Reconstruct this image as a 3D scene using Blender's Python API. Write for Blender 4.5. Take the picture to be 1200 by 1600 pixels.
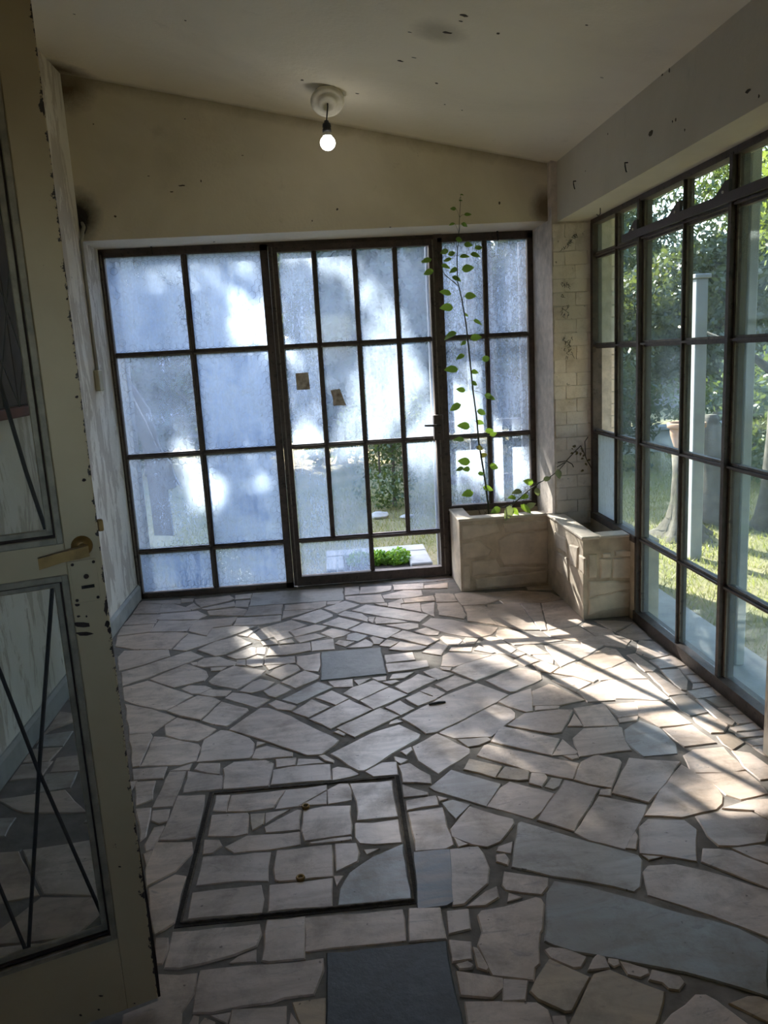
import bpy, bmesh, math, random
import numpy as np
from mathutils import Matrix, Vector

for o in list(bpy.data.objects): bpy.data.objects.remove(o)
scene = bpy.context.scene
COL = scene.collection
rng = random.Random(7)
nrg = np.random.default_rng(11)

# ---------------------------------------------------------------- camera
F_PX = 1236.66
CAM = Vector((-0.103, -5.202, 1.5))
YAW, PITCH, ROLL = math.radians(-4.0268), math.radians(-11.1938), math.radians(3.1613)
ROT = Matrix.Rotation(YAW, 3, 'Z') @ Matrix.Rotation(PITCH, 3, 'X') @ Matrix.Rotation(ROLL, 3, 'Y')   # columns: right, forward, up
right, fwd, up = ROT.col[0], ROT.col[1], ROT.col[2]
cd = bpy.data.cameras.new('camera'); cam = bpy.data.objects.new('camera', cd); COL.objects.link(cam)
mw = Matrix((( right.x, up.x, -fwd.x, CAM.x), (right.y, up.y, -fwd.y, CAM.y), (right.z, up.z, -fwd.z, CAM.z), (0, 0, 0, 1)))
cam.matrix_world = mw
cd.sensor_fit = 'VERTICAL'; cd.sensor_height = 36.0; cd.lens = F_PX * 36.0 / 1600.0
cd.clip_start = 0.02; cd.clip_end = 300
scene.camera = cam

# ---------------------------------------------------------------- sky, sun, exposure
SUN_TRAVEL = Vector((0.36, -0.93, -0.66)).normalized()      # sunlight enters through the steel door wall
world = bpy.data.worlds.new('world'); scene.world = world; world.use_nodes = True
wn = world.node_tree; bg = wn.nodes['Background']
sky = wn.nodes.new('ShaderNodeTexSky'); sky.sky_type = 'NISHITA'
sky.sun_disc = False; sky.sun_elevation = math.radians(33.5); sky.sun_rotation = math.atan2(-0.36, 0.93)
sky.air_density = 1.0; sky.dust_density = 1.8; sky.ozone_density = 1.0; sky.altitude = 100
wn.links.new(sky.outputs[0], bg.inputs[0]); bg.inputs[1].default_value = 0.52
sd = bpy.data.lights.new('sun', 'SUN'); sd.energy = 11.5; sd.angle = math.radians(0.6); sd.color = (1.0, 0.90, 0.76)
sun = bpy.data.objects.new('sun', sd); COL.objects.link(sun)
sun.rotation_euler = SUN_TRAVEL.to_track_quat('-Z', 'Y').to_euler(); sun.location = (-4, 9, 8)
vs = scene.view_settings
vs.view_transform = 'Standard'; vs.look = 'None'; vs.exposure = 1.94; vs.gamma = 1.0; vs.use_curve_mapping = False
cy = scene.cycles
cy.max_bounces = 10; cy.diffuse_bounces = 6; cy.glossy_bounces = 3; cy.transmission_bounces = 6; cy.transparent_max_bounces = 24
cy.use_denoising = True; cy.sample_clamp_indirect = 6.0; cy.caustics_reflective = False; cy.caustics_refractive = False

# ---------------------------------------------------------------- pixel -> world (measured positions only)
def ray(u, v):
    return right * ((u - 600) / F_PX) + fwd + up * ((800 - v) / F_PX)
def un(u, v, ax, val):
    d = ray(u, v); t = (val - CAM[ax]) / d[ax]; return CAM + d * t

# ---------------------------------------------------------------- materials
MATS = {}
class NT:
    def __init__(s, name):
        s.m = bpy.data.materials.new(name); s.m.use_nodes = True; s.t = s.m.node_tree
        s.bsdf = s.t.nodes['Principled BSDF']; s.out = s.t.nodes['Material Output']
    def n(s, typ, **kw):
        nd = s.t.nodes.new(typ)
        for k, v in kw.items():
            if k.startswith('i_'): nd.inputs[k[2:]].default_value = v
            else: setattr(nd, k, v)
        return nd
    def l(s, a, b): s.t.links.new(a, b)
    def coord(s, kind='Object', scale=(1, 1, 1)):
        tc = s.n('ShaderNodeTexCoord'); mp = s.n('ShaderNodeMapping'); mp.inputs['Scale'].default_value = scale
        s.l(tc.outputs[kind], mp.inputs['Vector']); return mp.outputs[0]
    def worldpos(s, scale=(1, 1, 1)):
        g = s.n('ShaderNodeNewGeometry'); mp = s.n('ShaderNodeMapping'); mp.inputs['Scale'].default_value = scale
        s.l(g.outputs['Position'], mp.inputs['Vector']); return mp.outputs[0]
    def noise(s, vec, scale, detail=4, rough=0.55, dist=0.0):
        nd = s.n('ShaderNodeTexNoise'); nd.inputs['Scale'].default_value = scale; nd.inputs['Detail'].default_value = detail
        nd.inputs['Roughness'].default_value = rough; nd.inputs['Distortion'].default_value = dist
        s.l(vec, nd.inputs['Vector']); return nd.outputs['Fac']
    def ramp(s, fac, stops, interp='LINEAR'):
        r = s.n('ShaderNodeValToRGB'); cr = r.color_ramp; cr.interpolation = interp
        while len(cr.elements) < len(stops): cr.elements.new(0.5)
        for e, (p, c) in zip(cr.elements, stops):
            e.position = p; e.color = (c, c, c, 1) if not hasattr(c, '__len__') else (*c, 1)
        s.l(fac, r.inputs[0]); return r.outputs[0]
    def mix(s, fac, a, b, mode='MIX'):
        m = s.n('ShaderNodeMix', data_type='RGBA', blend_type=mode)
        for sock, v in ((m.inputs[0], fac), (m.inputs[6], a), (m.inputs[7], b)):
            if hasattr(v, 'is_linked'): s.l(v, sock)
            elif hasattr(v, '__len__'): sock.default_value = (*v, 1)
            else: sock.default_value = v
        return m.outputs[2]
    def math(s, op, a, b=None, clamp=False):
        m = s.n('ShaderNodeMath', operation=op, use_clamp=clamp)
        for i, v in enumerate((a, b)):
            if v is None: continue
            if hasattr(v, 'is_linked'): s.l(v, m.inputs[i])
            else: m.inputs[i].default_value = v
        return m.outputs[0]
    def bump(s, h, strength=0.3, dist=0.01):
        b = s.n('ShaderNodeBump'); b.inputs['Strength'].default_value = strength; b.inputs['Distance'].default_value = dist
        s.l(h, b.inputs['Height']); s.l(b.outputs[0], s.bsdf.inputs['Normal'])
    def color(s, c):
        if hasattr(c, 'is_linked'): s.l(c, s.bsdf.inputs['Base Color'])
        else: s.bsdf.inputs['Base Color'].default_value = (*c, 1)
    def rough(s, r): s.bsdf.inputs['Roughness'].default_value = r

def simple(name, c, rough=0.7, var=0.25, scale=12.0, bump=0.2, metallic=0.0, c2=None):
    if name in MATS: return MATS[name]
    t = NT(name); v = t.worldpos()
    f = t.ramp(t.noise(v, scale, 5), [(0.3, 0.0), (0.7, 1.0)])
    d = c2 if c2 else tuple(x * (1 - var) for x in c)
    t.color(t.mix(f, d, c)); t.rough(rough); t.bsdf.inputs['Metallic'].default_value = metallic
    if bump: t.bump(t.noise(v, scale * 4, 4), bump, 0.004)
    MATS[name] = t.m; return t.m

def m_plaster(name, base, stain, dark, corner=None, amount=0.5):
    t = NT(name); v = t.worldpos()
    big = t.ramp(t.noise(v, 1.1, 5, 0.6, 0.6), [(0.42, 0.0), (0.78, 1.0)])
    c = t.mix(t.math('MULTIPLY', big, amount), base, stain)
    grime = t.ramp(t.noise(v, 4.0, 8, 0.7, 0.4), [(0.62, 0.0), (0.74, 1.0)])
    c = t.mix(t.math('MULTIPLY', grime, 0.35), c, stain)
    specks = t.ramp(t.noise(v, 17, 3, 0.5), [(0.78, 0.0), (0.80, 1.0)])
    c = t.mix(t.math('MULTIPLY', specks, 0.55), c, dark)
    if corner:
        sp = t.n('ShaderNodeSeparateXYZ'); t.l(v, sp.inputs[0]); nz = t.noise(v, 7, 8, 0.75, 0.4)
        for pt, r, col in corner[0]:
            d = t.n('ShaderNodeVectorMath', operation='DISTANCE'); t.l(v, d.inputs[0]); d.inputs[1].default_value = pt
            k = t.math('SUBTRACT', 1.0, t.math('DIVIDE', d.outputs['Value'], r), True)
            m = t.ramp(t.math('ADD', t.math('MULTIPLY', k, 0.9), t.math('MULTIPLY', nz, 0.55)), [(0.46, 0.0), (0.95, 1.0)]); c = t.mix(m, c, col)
        if corner[1] == 'lintel': dd = t.math('SUBTRACT', 2.811, t.math('ADD', sp.outputs[2], t.math('MULTIPLY', sp.outputs[0], 0.2066)))
        else: dd = t.math('SUBTRACT', -0.38, sp.outputs[1])
        k = t.math('SUBTRACT', 1.0, t.math('DIVIDE', t.math('ABSOLUTE', dd), 0.10), True)      # dark line where wall and ceiling meet
        m = t.ramp(t.math('ADD', t.math('MULTIPLY', k, 0.6), t.math('MULTIPLY', nz, 0.6)), [(0.52, 0.0), (1.05, 1.0)]); c = t.mix(m, c, stain)
    t.color(c); t.rough(0.9)
    t.bump(t.math('ADD', t.noise(v, 6, 6, 0.6), t.math('MULTIPLY', t.noise(v, 60, 3), 0.25)), 0.25, 0.02)
    return t.m

MAT_CEIL = m_plaster('plaster_ceiling', (0.78, 0.71, 0.56), (0.42, 0.36, 0.25), (0.05, 0.04, 0.03), corner=([((-1.40, -0.40, 3.10), 0.30, (0.14, 0.10, 0.06)), ((0.45, -1.86, 2.72), 0.16, (0.50, 0.45, 0.34))], 'ceiling'), amount=0.35)
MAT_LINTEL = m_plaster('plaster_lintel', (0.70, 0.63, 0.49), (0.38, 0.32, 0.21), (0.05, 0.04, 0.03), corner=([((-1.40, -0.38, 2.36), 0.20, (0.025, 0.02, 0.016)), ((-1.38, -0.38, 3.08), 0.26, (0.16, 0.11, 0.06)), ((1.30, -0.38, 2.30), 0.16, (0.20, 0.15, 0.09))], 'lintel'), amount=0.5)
MAT_BEAM = m_plaster('plaster_beam', (0.60, 0.55, 0.45), (0.36, 0.33, 0.26), (0.05, 0.04, 0.03), amount=0.5)

def m_peel():
    t = NT('peeling_whitewash'); v = t.worldpos(); vs_ = t.worldpos((3.0, 3.0, 0.8))
    base = t.mix(t.ramp(t.noise(v, 2.0, 6), [(0.35, 0.0), (0.7, 1.0)]), (0.80, 0.76, 0.70), (0.64, 0.59, 0.50))
    peel = t.ramp(t.noise(vs_, 3.0, 9, 0.72, 0.6), [(0.50, 0.0), (0.54, 1.0)])
    c = t.mix(t.math('MULTIPLY', peel, 0.65), base, (0.40, 0.34, 0.28))
    dk = t.ramp(t.noise(vs_, 6.5, 8, 0.75, 0.3), [(0.63, 0.0), (0.68, 1.0)])
    c = t.mix(t.math('MULTIPLY', dk, 0.7), c, (0.10, 0.09, 0.08))
    t.color(c); t.rough(0.9); t.bump(t.math('ADD', peel, t.noise(v, 30, 5)), 0.35, 0.008); return t.m
MAT_PEEL = m_peel()

def m_marble():
    t = NT('worn_marble'); oi = t.n('ShaderNodeObjectInfo'); g = t.n('ShaderNodeNewGeometry')
    vadd = t.n('ShaderNodeVectorMath', operation='ADD'); comb = t.n('ShaderNodeCombineXYZ')
    r10 = t.math('MULTIPLY', oi.outputs['Random'], 37.0)
    t.l(r10, comb.inputs[0]); t.l(r10, comb.inputs[1]); t.l(g.outputs['Position'], vadd.inputs[0]); t.l(comb.outputs[0], vadd.inputs[1])
    rot = t.n('ShaderNodeMapping'); rot.inputs['Scale'].default_value = (1.0, 3.2, 1.0)
    eul = t.n('ShaderNodeCombineXYZ'); t.l(t.math('MULTIPLY', oi.outputs['Random'], 60.0), eul.inputs[2]); t.l(eul.outputs[0], rot.inputs['Rotation'])
    t.l(vadd.outputs[0], rot.inputs['Vector']); v = rot.outputs[0]
    vein = t.ramp(t.noise(v, 3.5, 8, 0.6, 1.2), [(0.38, 0.0), (0.62, 1.0)])
    tint = oi.outputs['Color']
    c = t.mix(vein, t.mix(0.45, tint, (0.27, 0.215, 0.17)), tint)
    streak = t.ramp(t.noise(v, 7, 6, 0.65, 2.0), [(0.60, 0.0), (0.68, 1.0)])
    c = t.mix(t.math('MULTIPLY', streak, 0.45), c, (0.17, 0.16, 0.16))
    wp = t.worldpos()
    dirt = t.ramp(t.noise(wp, 5.0, 9, 0.74, 0.3), [(0.47, 0.0), (0.72, 1.0)])
    c = t.mix(t.math('MULTIPLY', dirt, 0.72), c, (0.17, 0.13, 0.095))
    sp = t.ramp(t.noise(wp, 42, 2, 0.5), [(0.72, 0.0), (0.75, 1.0)])
    c = t.mix(t.math('MULTIPLY', sp, 0.6), c, (0.05, 0.04, 0.035))
    t.bsdf.inputs['Specular IOR Level'].default_value = 0.32
    t.color(c); rr = t.ramp(dirt, [(0.0, 0.34), (1.0, 0.60)]); t.l(rr, t.bsdf.inputs['Roughness'])
    t.bump(t.math('ADD', t.noise(wp, 25, 6, 0.6), t.noise(wp, 4, 3)), 0.22, 0.006); return t.m
MAT_STONE = m_marble()
MAT_MORTAR = simple('mortar_grey', (0.24, 0.215, 0.19), 0.95, 0.45, 14, 0.5)
MAT_DIRT = simple('dirt_joint', (0.05, 0.04, 0.032), 0.95, 0.6, 40, 0.8)
def m_slate(name, c, d):
    t = NT(name); v = t.worldpos()
    n = t.ramp(t.noise(v, 9, 9, 0.7, 0.5), [(0.35, 0.0), (0.7, 1.0)])
    c2 = t.mix(n, d, c); fl = t.ramp(t.noise(v, 55, 4, 0.7), [(0.60, 0.0), (0.75, 1.0)])
    t.color(t.mix(t.math('MULTIPLY', fl, 0.4), c2, tuple(min(1, x * 1.8) for x in c))); t.rough(0.55); t.bump(t.noise(v, 22, 7, 0.7), 0.4, 0.006); return t.m
MAT_SLATE = m_slate('dark_slate', (0.035, 0.047, 0.055), (0.016, 0.022, 0.026))
MAT_GREYTILE = m_slate('speckled_grey_stone', (0.26, 0.27, 0.27), (0.17, 0.175, 0.175))

def m_steel(name, paint, worn, rust):
    t = NT(name); v = t.worldpos()
    a = t.ramp(t.noise(v, 14, 6, 0.65), [(0.40, 0.0), (0.62, 1.0)])
    c = t.mix(a, paint, worn)
    b = t.ramp(t.noise(v, 33, 6, 0.7), [(0.57, 0.0), (0.63, 1.0)])
    c = t.mix(t.math('MULTIPLY', b, 0.8), c, rust); t.color(c); t.rough(0.6); t.bump(t.noise(v, 60, 4, 0.7), 0.4, 0.003); return t.m
MAT_STEEL = m_steel('brown_steel', (0.050, 0.034, 0.028), (0.085, 0.062, 0.05), (0.016, 0.010, 0.008))
MAT_PUTTY = m_steel('old_putty_edge', (0.20, 0.17, 0.135), (0.12, 0.095, 0.075), (0.03, 0.02, 0.016))
MAT_PLUM = simple('plum_brown_steel', (0.040, 0.024, 0.030), 0.5, 0.35, 30, 0.2)

def m_glass(name, dust, tint, lo=0.35, hi=0.65, streak=1.0, dustcol=(0.76, 0.85, 0.96), gloss=0.08):
    """pane with a film of dust: clear glass and light-scattering dirt mixed by streaks and blotches"""
    t = NT(name); g = t.t
    oi = t.n('ShaderNodeObjectInfo'); geo = t.n('ShaderNodeNewGeometry'); off = t.n('ShaderNodeVectorMath', operation='ADD')
    cmb = t.n('ShaderNodeCombineXYZ'); t.l(t.math('MULTIPLY', oi.outputs['Random'], 23.0), cmb.inputs[2])
    t.l(geo.outputs['Position'], off.inputs[0]); t.l(cmb.outputs[0], off.inputs[1])
    def mp(sc):
        m = t.n('ShaderNodeMapping'); m.inputs['Scale'].default_value = sc; t.l(off.outputs[0], m.inputs['Vector']); return m.outputs[0]
    blot = t.ramp(t.noise(mp((1, 1, 1)), 3.2, 6, 0.6, 0.5), [(lo, 0.0), (hi, 1.0)])
    runs = t.ramp(t.noise(mp((14, 14, 0.9)), 3.0, 6, 0.65, 0.2), [(0.35, 0.0), (0.72, 1.0)])
    grain = t.ramp(t.noise(mp((1, 1, 0.55)), 85, 3, 0.6), [(0.35, 0.0), (0.68, 1.0)])
    f = t.math('ADD', t.math('MULTIPLY', blot, 0.45), t.math('ADD', t.math('MULTIPLY', runs, 0.30 * streak), t.math('MULTIPLY', grain, 0.30)))
    f = t.math('MULTIPLY', f, dust * 1.35); f = t.math('ADD', f, dust * 0.35, True)
    tr = t.n('ShaderNodeBsdfTransparent'); tr.inputs[0].default_value = (*tint, 1)
    tl = t.n('ShaderNodeBsdfTranslucent'); tl.inputs[0].default_value = (*dustcol, 1)
    df = t.n('ShaderNodeBsdfDiffuse'); df.inputs[0].default_value = (*[x * 0.6 for x in dustcol], 1)
    md = t.n('ShaderNodeMixShader'); md.inputs[0].default_value = 0.25; t.l(tl.outputs[0], md.inputs[1]); t.l(df.outputs[0], md.inputs[2])
    m1 = t.n('ShaderNodeMixShader'); t.l(f, m1.inputs[0]); t.l(tr.outputs[0], m1.inputs[1]); t.l(md.outputs[0], m1.inputs[2])
    gl = t.n('ShaderNodeBsdfGlossy'); gl.inputs['Roughness'].default_value = 0.06
    fr = t.n('ShaderNodeFresnel'); fr.inputs[0].default_value = 1.35
    m2 = t.n('ShaderNodeMixShader'); t.l(t.math('MULTIPLY', fr.outputs[0], gloss * 10, True), m2.inputs[0]); t.l(m1.outputs[0], m2.inputs[1]); t.l(gl.outputs[0], m2.inputs[2])
    t.l(m2.outputs[0], t.out.inputs[0]); t.t.nodes.remove(t.bsdf); return t.m
GLASS_HEAVY = m_glass('wired_glass_dusty', 0.66, (0.84, 0.89, 0.94), 0.38, 0.62, dustcol=(0.42, 0.52, 0.67))
GLASS_TARP = m_glass('wired_glass_thin_dust', 0.26, (0.84, 0.89, 0.94), 0.38, 0.62, dustcol=(0.50, 0.60, 0.74))
GLASS_DOOR = m_glass('door_glass_dusty', 0.20, (0.86, 0.89, 0.93), dustcol=(0.36, 0.46, 0.60))
GLASS_SIDE = m_glass('wired_glass_side', 0.34, (0.84, 0.88, 0.93), dustcol=(0.44, 0.54, 0.68))
GLASS_GARDEN = m_glass('garden_glass', 0.085, (0.80, 0.87, 0.87), streak=0.6, dustcol=(0.46, 0.56, 0.66), gloss=0.012)
GLASS_FROST = m_glass('frosted_glass', 0.75, (0.8, 0.88, 0.95), 0.2, 0.5)

def m_ribbed():
    t = NT('ribbed_glass'); v = t.worldpos()
    tr = t.n('ShaderNodeBsdfTransparent'); tr.inputs[0].default_value = (0.80, 0.82, 0.82, 1)
    df = t.n('ShaderNodeBsdfDiffuse'); df.inputs[0].default_value = (0.20, 0.20, 0.20, 1)
    f = t.math('MULTIPLY', t.ramp(t.noise(v, 3, 3), [(0.3, 0.6), (0.7, 1.0)]), 0.12)
    m = t.n('ShaderNodeMixShader'); t.l(f, m.inputs[0]); t.l(tr.outputs[0], m.inputs[1]); t.l(df.outputs[0], m.inputs[2])
    t.l(m.outputs[0], t.out.inputs[0]); t.t.nodes.remove(t.bsdf); return t.m
GLASS_FRONT = m_ribbed()

def m_cream_door():
    t = NT('cream_chipped_paint'); v = t.coord('Object')
    sx = t.n('ShaderNodeSeparateXYZ'); t.l(v, sx.inputs[0])
    n = t.noise(v, 30, 6, 0.7)
    # enamel knocked off along the free edge (local x small)
    edge = t.math('SUBTRACT', 1.0, t.math('MULTIPLY', sx.outputs[0], 70.0, True), True)
    chip = t.math('GREATER_THAN', t.math('ADD', n, t.math('MULTIPLY', edge, 0.20)), 0.69)
    base = t.mix(t.ramp(t.noise(v, 4, 5), [(0.3, 0.0), (0.7, 1.0)]), (0.44, 0.34, 0.19), (0.52, 0.41, 0.24))
    t.color(t.mix(chip, base, (0.035, 0.022, 0.016))); t.rough(0.45); t.bump(t.math('SUBTRACT', t.math('MULTIPLY', t.noise(v, 12, 4), 0.2), chip), 0.4, 0.002); return t.m
MAT_CREAM = m_cream_door()
MAT_BEAD = simple('cream_bead', (0.34, 0.29, 0.20), 0.5, 0.5, 25, 0.2)
MAT_RUST_AND_DARK = simple('rust_and_dark_strips', (0.045, 0.026, 0.018), 0.8, 0.5, 50, 0.5)
MAT_BRASS = simple('old_brass', (0.33, 0.20, 0.07), 0.4, 0.4, 30, 0.1, 0.7)
MAT_WIREBAR = simple('thin_brown_bar', (0.055, 0.04, 0.032), 0.6, 0.4, 30, 0.1)
MAT_IRON = simple('iron', (0.03, 0.024, 0.02), 0.7, 0.4, 40, 0.3)
MAT_BLACK = simple('black_plastic', (0.012, 0.012, 0.012), 0.5, 0.2, 30, 0.0)
MAT_WHITEPL = simple('white_plastic', (0.62, 0.60, 0.54), 0.5, 0.1, 10, 0.0)
MAT_CREAMPL = simple('cream_plastic', (0.45, 0.40, 0.27), 0.5, 0.2, 10, 0.0)

def m_brick():
    t = NT('whitewashed_brick'); oi = t.n('ShaderNodeObjectInfo'); v = t.worldpos()
    base = t.mix(oi.outputs['Random'], (0.72, 0.63, 0.55), (0.84, 0.75, 0.67))
    a = t.ramp(t.noise(v, 10, 8, 0.7, 0.4), [(0.48, 0.0), (0.72, 1.0)])
    c = t.mix(t.math('MULTIPLY', a, 0.5), base, (0.34, 0.26, 0.19))
    b = t.ramp(t.noise(v, 24, 6, 0.7), [(0.64, 0.0), (0.69, 1.0)])
    c = t.mix(t.math('MULTIPLY', b, 0.8), c, (0.09, 0.075, 0.06)); t.color(c); t.rough(0.92); t.bump(t.noise(v, 35, 7, 0.7), 0.5, 0.008); return t.m
MAT_BRICK = m_brick()
MAT_PIERCORE = simple('pier_mortar', (0.74, 0.65, 0.57), 0.95, 0.35, 18, 0.6)
MAT_PLANTER = simple('planter_render', (0.60, 0.50, 0.38), 0.95, 0.4, 11, 0.6)
MAT_PSTONE = simple('planter_stone', (0.68, 0.58, 0.46), 0.85, 0.35, 9, 0.5)
MAT_RIM = simple('planter_rim', (0.68, 0.60, 0.49), 0.85, 0.3, 13, 0.4)
MAT_SOIL = simple('dry_soil', (0.045, 0.034, 0.025), 1.0, 0.5, 40, 0.9)
MAT_BASEB = simple('baseboard_paint', (0.44, 0.44, 0.42), 0.7, 0.35, 9, 0.3)

def m_leaf(name, c, c2, trans=0.45, rough=0.45):
    t = NT(name); oi = t.n('ShaderNodeObjectInfo'); v = t.worldpos()
    col = t.mix(t.ramp(t.noise(v, 6.0, 3), [(0.3, 0.0), (0.7, 1.0)]), c, c2)
    df = t.n('ShaderNodeBsdfDiffuse'); tl = t.n('ShaderNodeBsdfTranslucent'); gl = t.n('ShaderNodeBsdfGlossy'); gl.inputs['Roughness'].default_value = rough
    t.l(col, df.inputs[0]); t.l(t.mix(0.35, col, (0.45, 0.55, 0.05)), tl.inputs[0])
    m = t.n('ShaderNodeMixShader'); m.inputs[0].default_value = trans; t.l(df.outputs[0], m.inputs[1]); t.l(tl.outputs[0], m.inputs[2])
    m2 = t.n('ShaderNodeMixShader'); m2.inputs[0].default_value = 0.05; t.l(m.outputs[0], m2.inputs[1]); t.l(gl.outputs[0], m2.inputs[2])
    t.l(m2.outputs[0], t.out.inputs[0]); t.t.nodes.remove(t.bsdf); return t.m
MAT_LEAF = m_leaf('weed_leaf', (0.045, 0.13, 0.015), (0.09, 0.22, 0.03), 0.5)
MAT_LEAF_Y = m_leaf('weed_leaf_young', (0.20, 0.36, 0.03), (0.13, 0.30, 0.03), 0.55)
MAT_LEAF_G = m_leaf('weed_leaf_pale', (0.20, 0.22, 0.15), (0.13, 0.17, 0.10), 0.3)
MAT_LEAF_B = m_leaf('weed_leaf_brown', (0.14, 0.075, 0.03), (0.09, 0.05, 0.02), 0.3)
MAT_STEM = simple('weed_stem', (0.035, 0.045, 0.02), 0.7, 0.3, 30, 0.1)
MAT_DRY = simple('dry_twig', (0.10, 0.075, 0.05), 0.9, 0.4, 30, 0.2)
MAT_TREE_D = m_leaf('foliage_dark', (0.012, 0.026, 0.012), (0.024, 0.046, 0.018), 0.15)
MAT_TREE_M = m_leaf('foliage_mid', (0.030, 0.055, 0.022), (0.058, 0.088, 0.036), 0.25)
MAT_TREE_Y = m_leaf('foliage_yellow', (0.10, 0.125, 0.035), (0.15, 0.165, 0.05), 0.35)
MAT_TREE_O = m_leaf('foliage_olive', (0.045, 0.056, 0.032), (0.078, 0.083, 0.05), 0.2)
MAT_TREE_B = m_leaf('foliage_bluegreen', (0.020, 0.042, 0.034), (0.036, 0.066, 0.052), 0.15)
MAT_BARK = simple('bark', (0.095, 0.08, 0.065), 0.95, 0.6, 14, 1.0)
MAT_BARK_P = simple('bark_pale', (0.13, 0.105, 0.08), 0.95, 0.6, 14, 1.0)

# ---------------------------------------------------------------- mesh helpers
def tag(o, label=None, cat=None, group=None, kind=None):
    if label: o['label'] = label
    if cat: o['category'] = cat
    if group: o['group'] = group
    if kind: o['kind'] = kind
    return o
def empty(name, loc=(0, 0, 0), rotz=0.0):
    o = bpy.data.objects.new(name, None); COL.objects.link(o); o.location = loc; o.rotation_euler = (0, 0, rotz); o.empty_display_size = 0.1
    return o
def link(name, me, parent=None):
    o = bpy.data.objects.new(name, me); COL.objects.link(o)
    if parent is not None: o.parent = parent
    return o
def origin(parent):
    v = Vector((0, 0, 0)); p = parent
    while p is not None: v = v + p.location; p = p.parent
    return v
class MB:
    """collects shapes; build() links them as one mesh object (world coordinates unless local=True)"""
    def __init__(s): s.v = []; s.f = []
    def add(s, vs, fs):
        k = len(s.v); s.v += [tuple(x) for x in vs]; s.f += [tuple(i + k for i in f) for f in fs]; return s
    def box(s, x0, x1, y0, y1, z0, z1):
        return s.add([(x0, y0, z0), (x1, y0, z0), (x1, y1, z0), (x0, y1, z0), (x0, y0, z1), (x1, y0, z1), (x1, y1, z1), (x0, y1, z1)],
                     [(0, 3, 2, 1), (4, 5, 6, 7), (0, 1, 5, 4), (1, 2, 6, 5), (2, 3, 7, 6), (3, 0, 4, 7)])
    def cbox(s, x0, x1, y0, y1, z0, z1, c=0.004):
        bm = bmesh.new(); bmesh.ops.create_cube(bm, size=1)
        for v in bm.verts: v.co = ((x0 + x1) / 2 + v.co.x * (x1 - x0), (y0 + y1) / 2 + v.co.y * (y1 - y0), (z0 + z1) / 2 + v.co.z * (z1 - z0))
        bmesh.ops.bevel(bm, geom=list(bm.edges), offset=c, segments=1, affect='EDGES', profile=0.5)
        bm.verts.index_update(); s.add([v.co[:] for v in bm.verts], [[v.index for v in f.verts] for f in bm.faces]); bm.free(); return s
    def prism(s, pts, a0, a1, axis):
        """polygon extruded along an axis; pts are the other two coordinates in order"""
        def P(p, a): return {0: (a, p[0], p[1]), 1: (p[0], a, p[1]), 2: (p[0], p[1], a)}[axis]
        n = len(pts)
        return s.add([P(p, a0) for p in pts] + [P(p, a1) for p in pts], [tuple(range(n - 1, -1, -1)), tuple(range(n, 2 * n))] + [(i, (i + 1) % n, n + (i + 1) % n, n + i) for i in range(n)])
    def tube(s, pts, rad, n=6, cap=True):
        pts = [Vector(p) for p in pts]; rs = rad if hasattr(rad, '__len__') else [rad] * len(pts); k = len(s.v); prev = None
        for i, p in enumerate(pts):
            d = (pts[min(i + 1, len(pts) - 1)] - pts[max(i - 1, 0)]).normalized()
            if prev is None: a = d.orthogonal().normalized()
            else: a = (prev - d * prev.dot(d)).normalized()
            prev = a; b = d.cross(a)
            for j in range(n):
                t = 2 * math.pi * j / n; s.v.append(tuple(p + (a * math.cos(t) + b * math.sin(t)) * rs[i]))
        for i in range(len(pts) - 1):
            for j in range(n): s.f.append((k + i * n + j, k + i * n + (j + 1) % n, k + (i + 1) * n + (j + 1) % n, k + (i + 1) * n + j))
        if cap:
            s.f.append(tuple(k + j for j in range(n - 1, -1, -1))); m = k + (len(pts) - 1) * n; s.f.append(tuple(m + j for j in range(n)))
        return s
    def lathe(s, prof, c, n=20):
        k = len(s.v)
        for r, z in prof:
            for j in range(n): t = 2 * math.pi * j / n; s.v.append((c[0] + r * math.cos(t), c[1] + r * math.sin(t), c[2] + z))
        for i in range(len(prof) - 1):
            for j in range(n): s.f.append((k + i * n + j, k + i * n + (j + 1) % n, k + (i + 1) * n + (j + 1) % n, k + (i + 1) * n + j))
        return s
    def build(s, name, mat, parent=None, smooth=False, local=False):
        off = Vector((0, 0, 0)) if (local or parent is None) else origin(parent)
        me = bpy.data.meshes.new(name); me.from_pydata([(x - off.x, y - off.y, z - off.z) for x, y, z in s.v], [], s.f); me.update()
        if mat: me.materials.append(mat)
        if smooth: me.polygons.foreach_set('use_smooth', [True] * len(me.polygons))
        return link(name, me, parent)

def inside(p, poly):
    x, y = p; c = False; n = len(poly)
    for i in range(n):
        x1, y1 = poly[i]; x2, y2 = poly[(i + 1) % n]
        if (y1 > y) != (y2 > y) and x < (x2 - x1) * (y - y1) / (y2 - y1) + x1: c = not c
    return c
def area(poly):
    return 0.5 * sum(poly[i][0] * poly[(i + 1) % len(poly)][1] - poly[(i + 1) % len(poly)][0] * poly[i][1] for i in range(len(poly)))
def rough_outline(poly, step=0.05, jit=0.0035, r=rng):
    out = []; n = len(poly)
    for i in range(n):
        a = poly[i]; b = poly[(i + 1) % n]; L = math.hypot(b[0] - a[0], b[1] - a[1]); k = max(1, min(8, int(L / step)))
        for j in range(k):
            t = j / k; q = jit if j else jit * 0.4
            out.append((a[0] + (b[0] - a[0]) * t + r.uniform(-q, q), a[1] + (b[1] - a[1]) * t + r.uniform(-q, q)))
    return out
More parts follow.
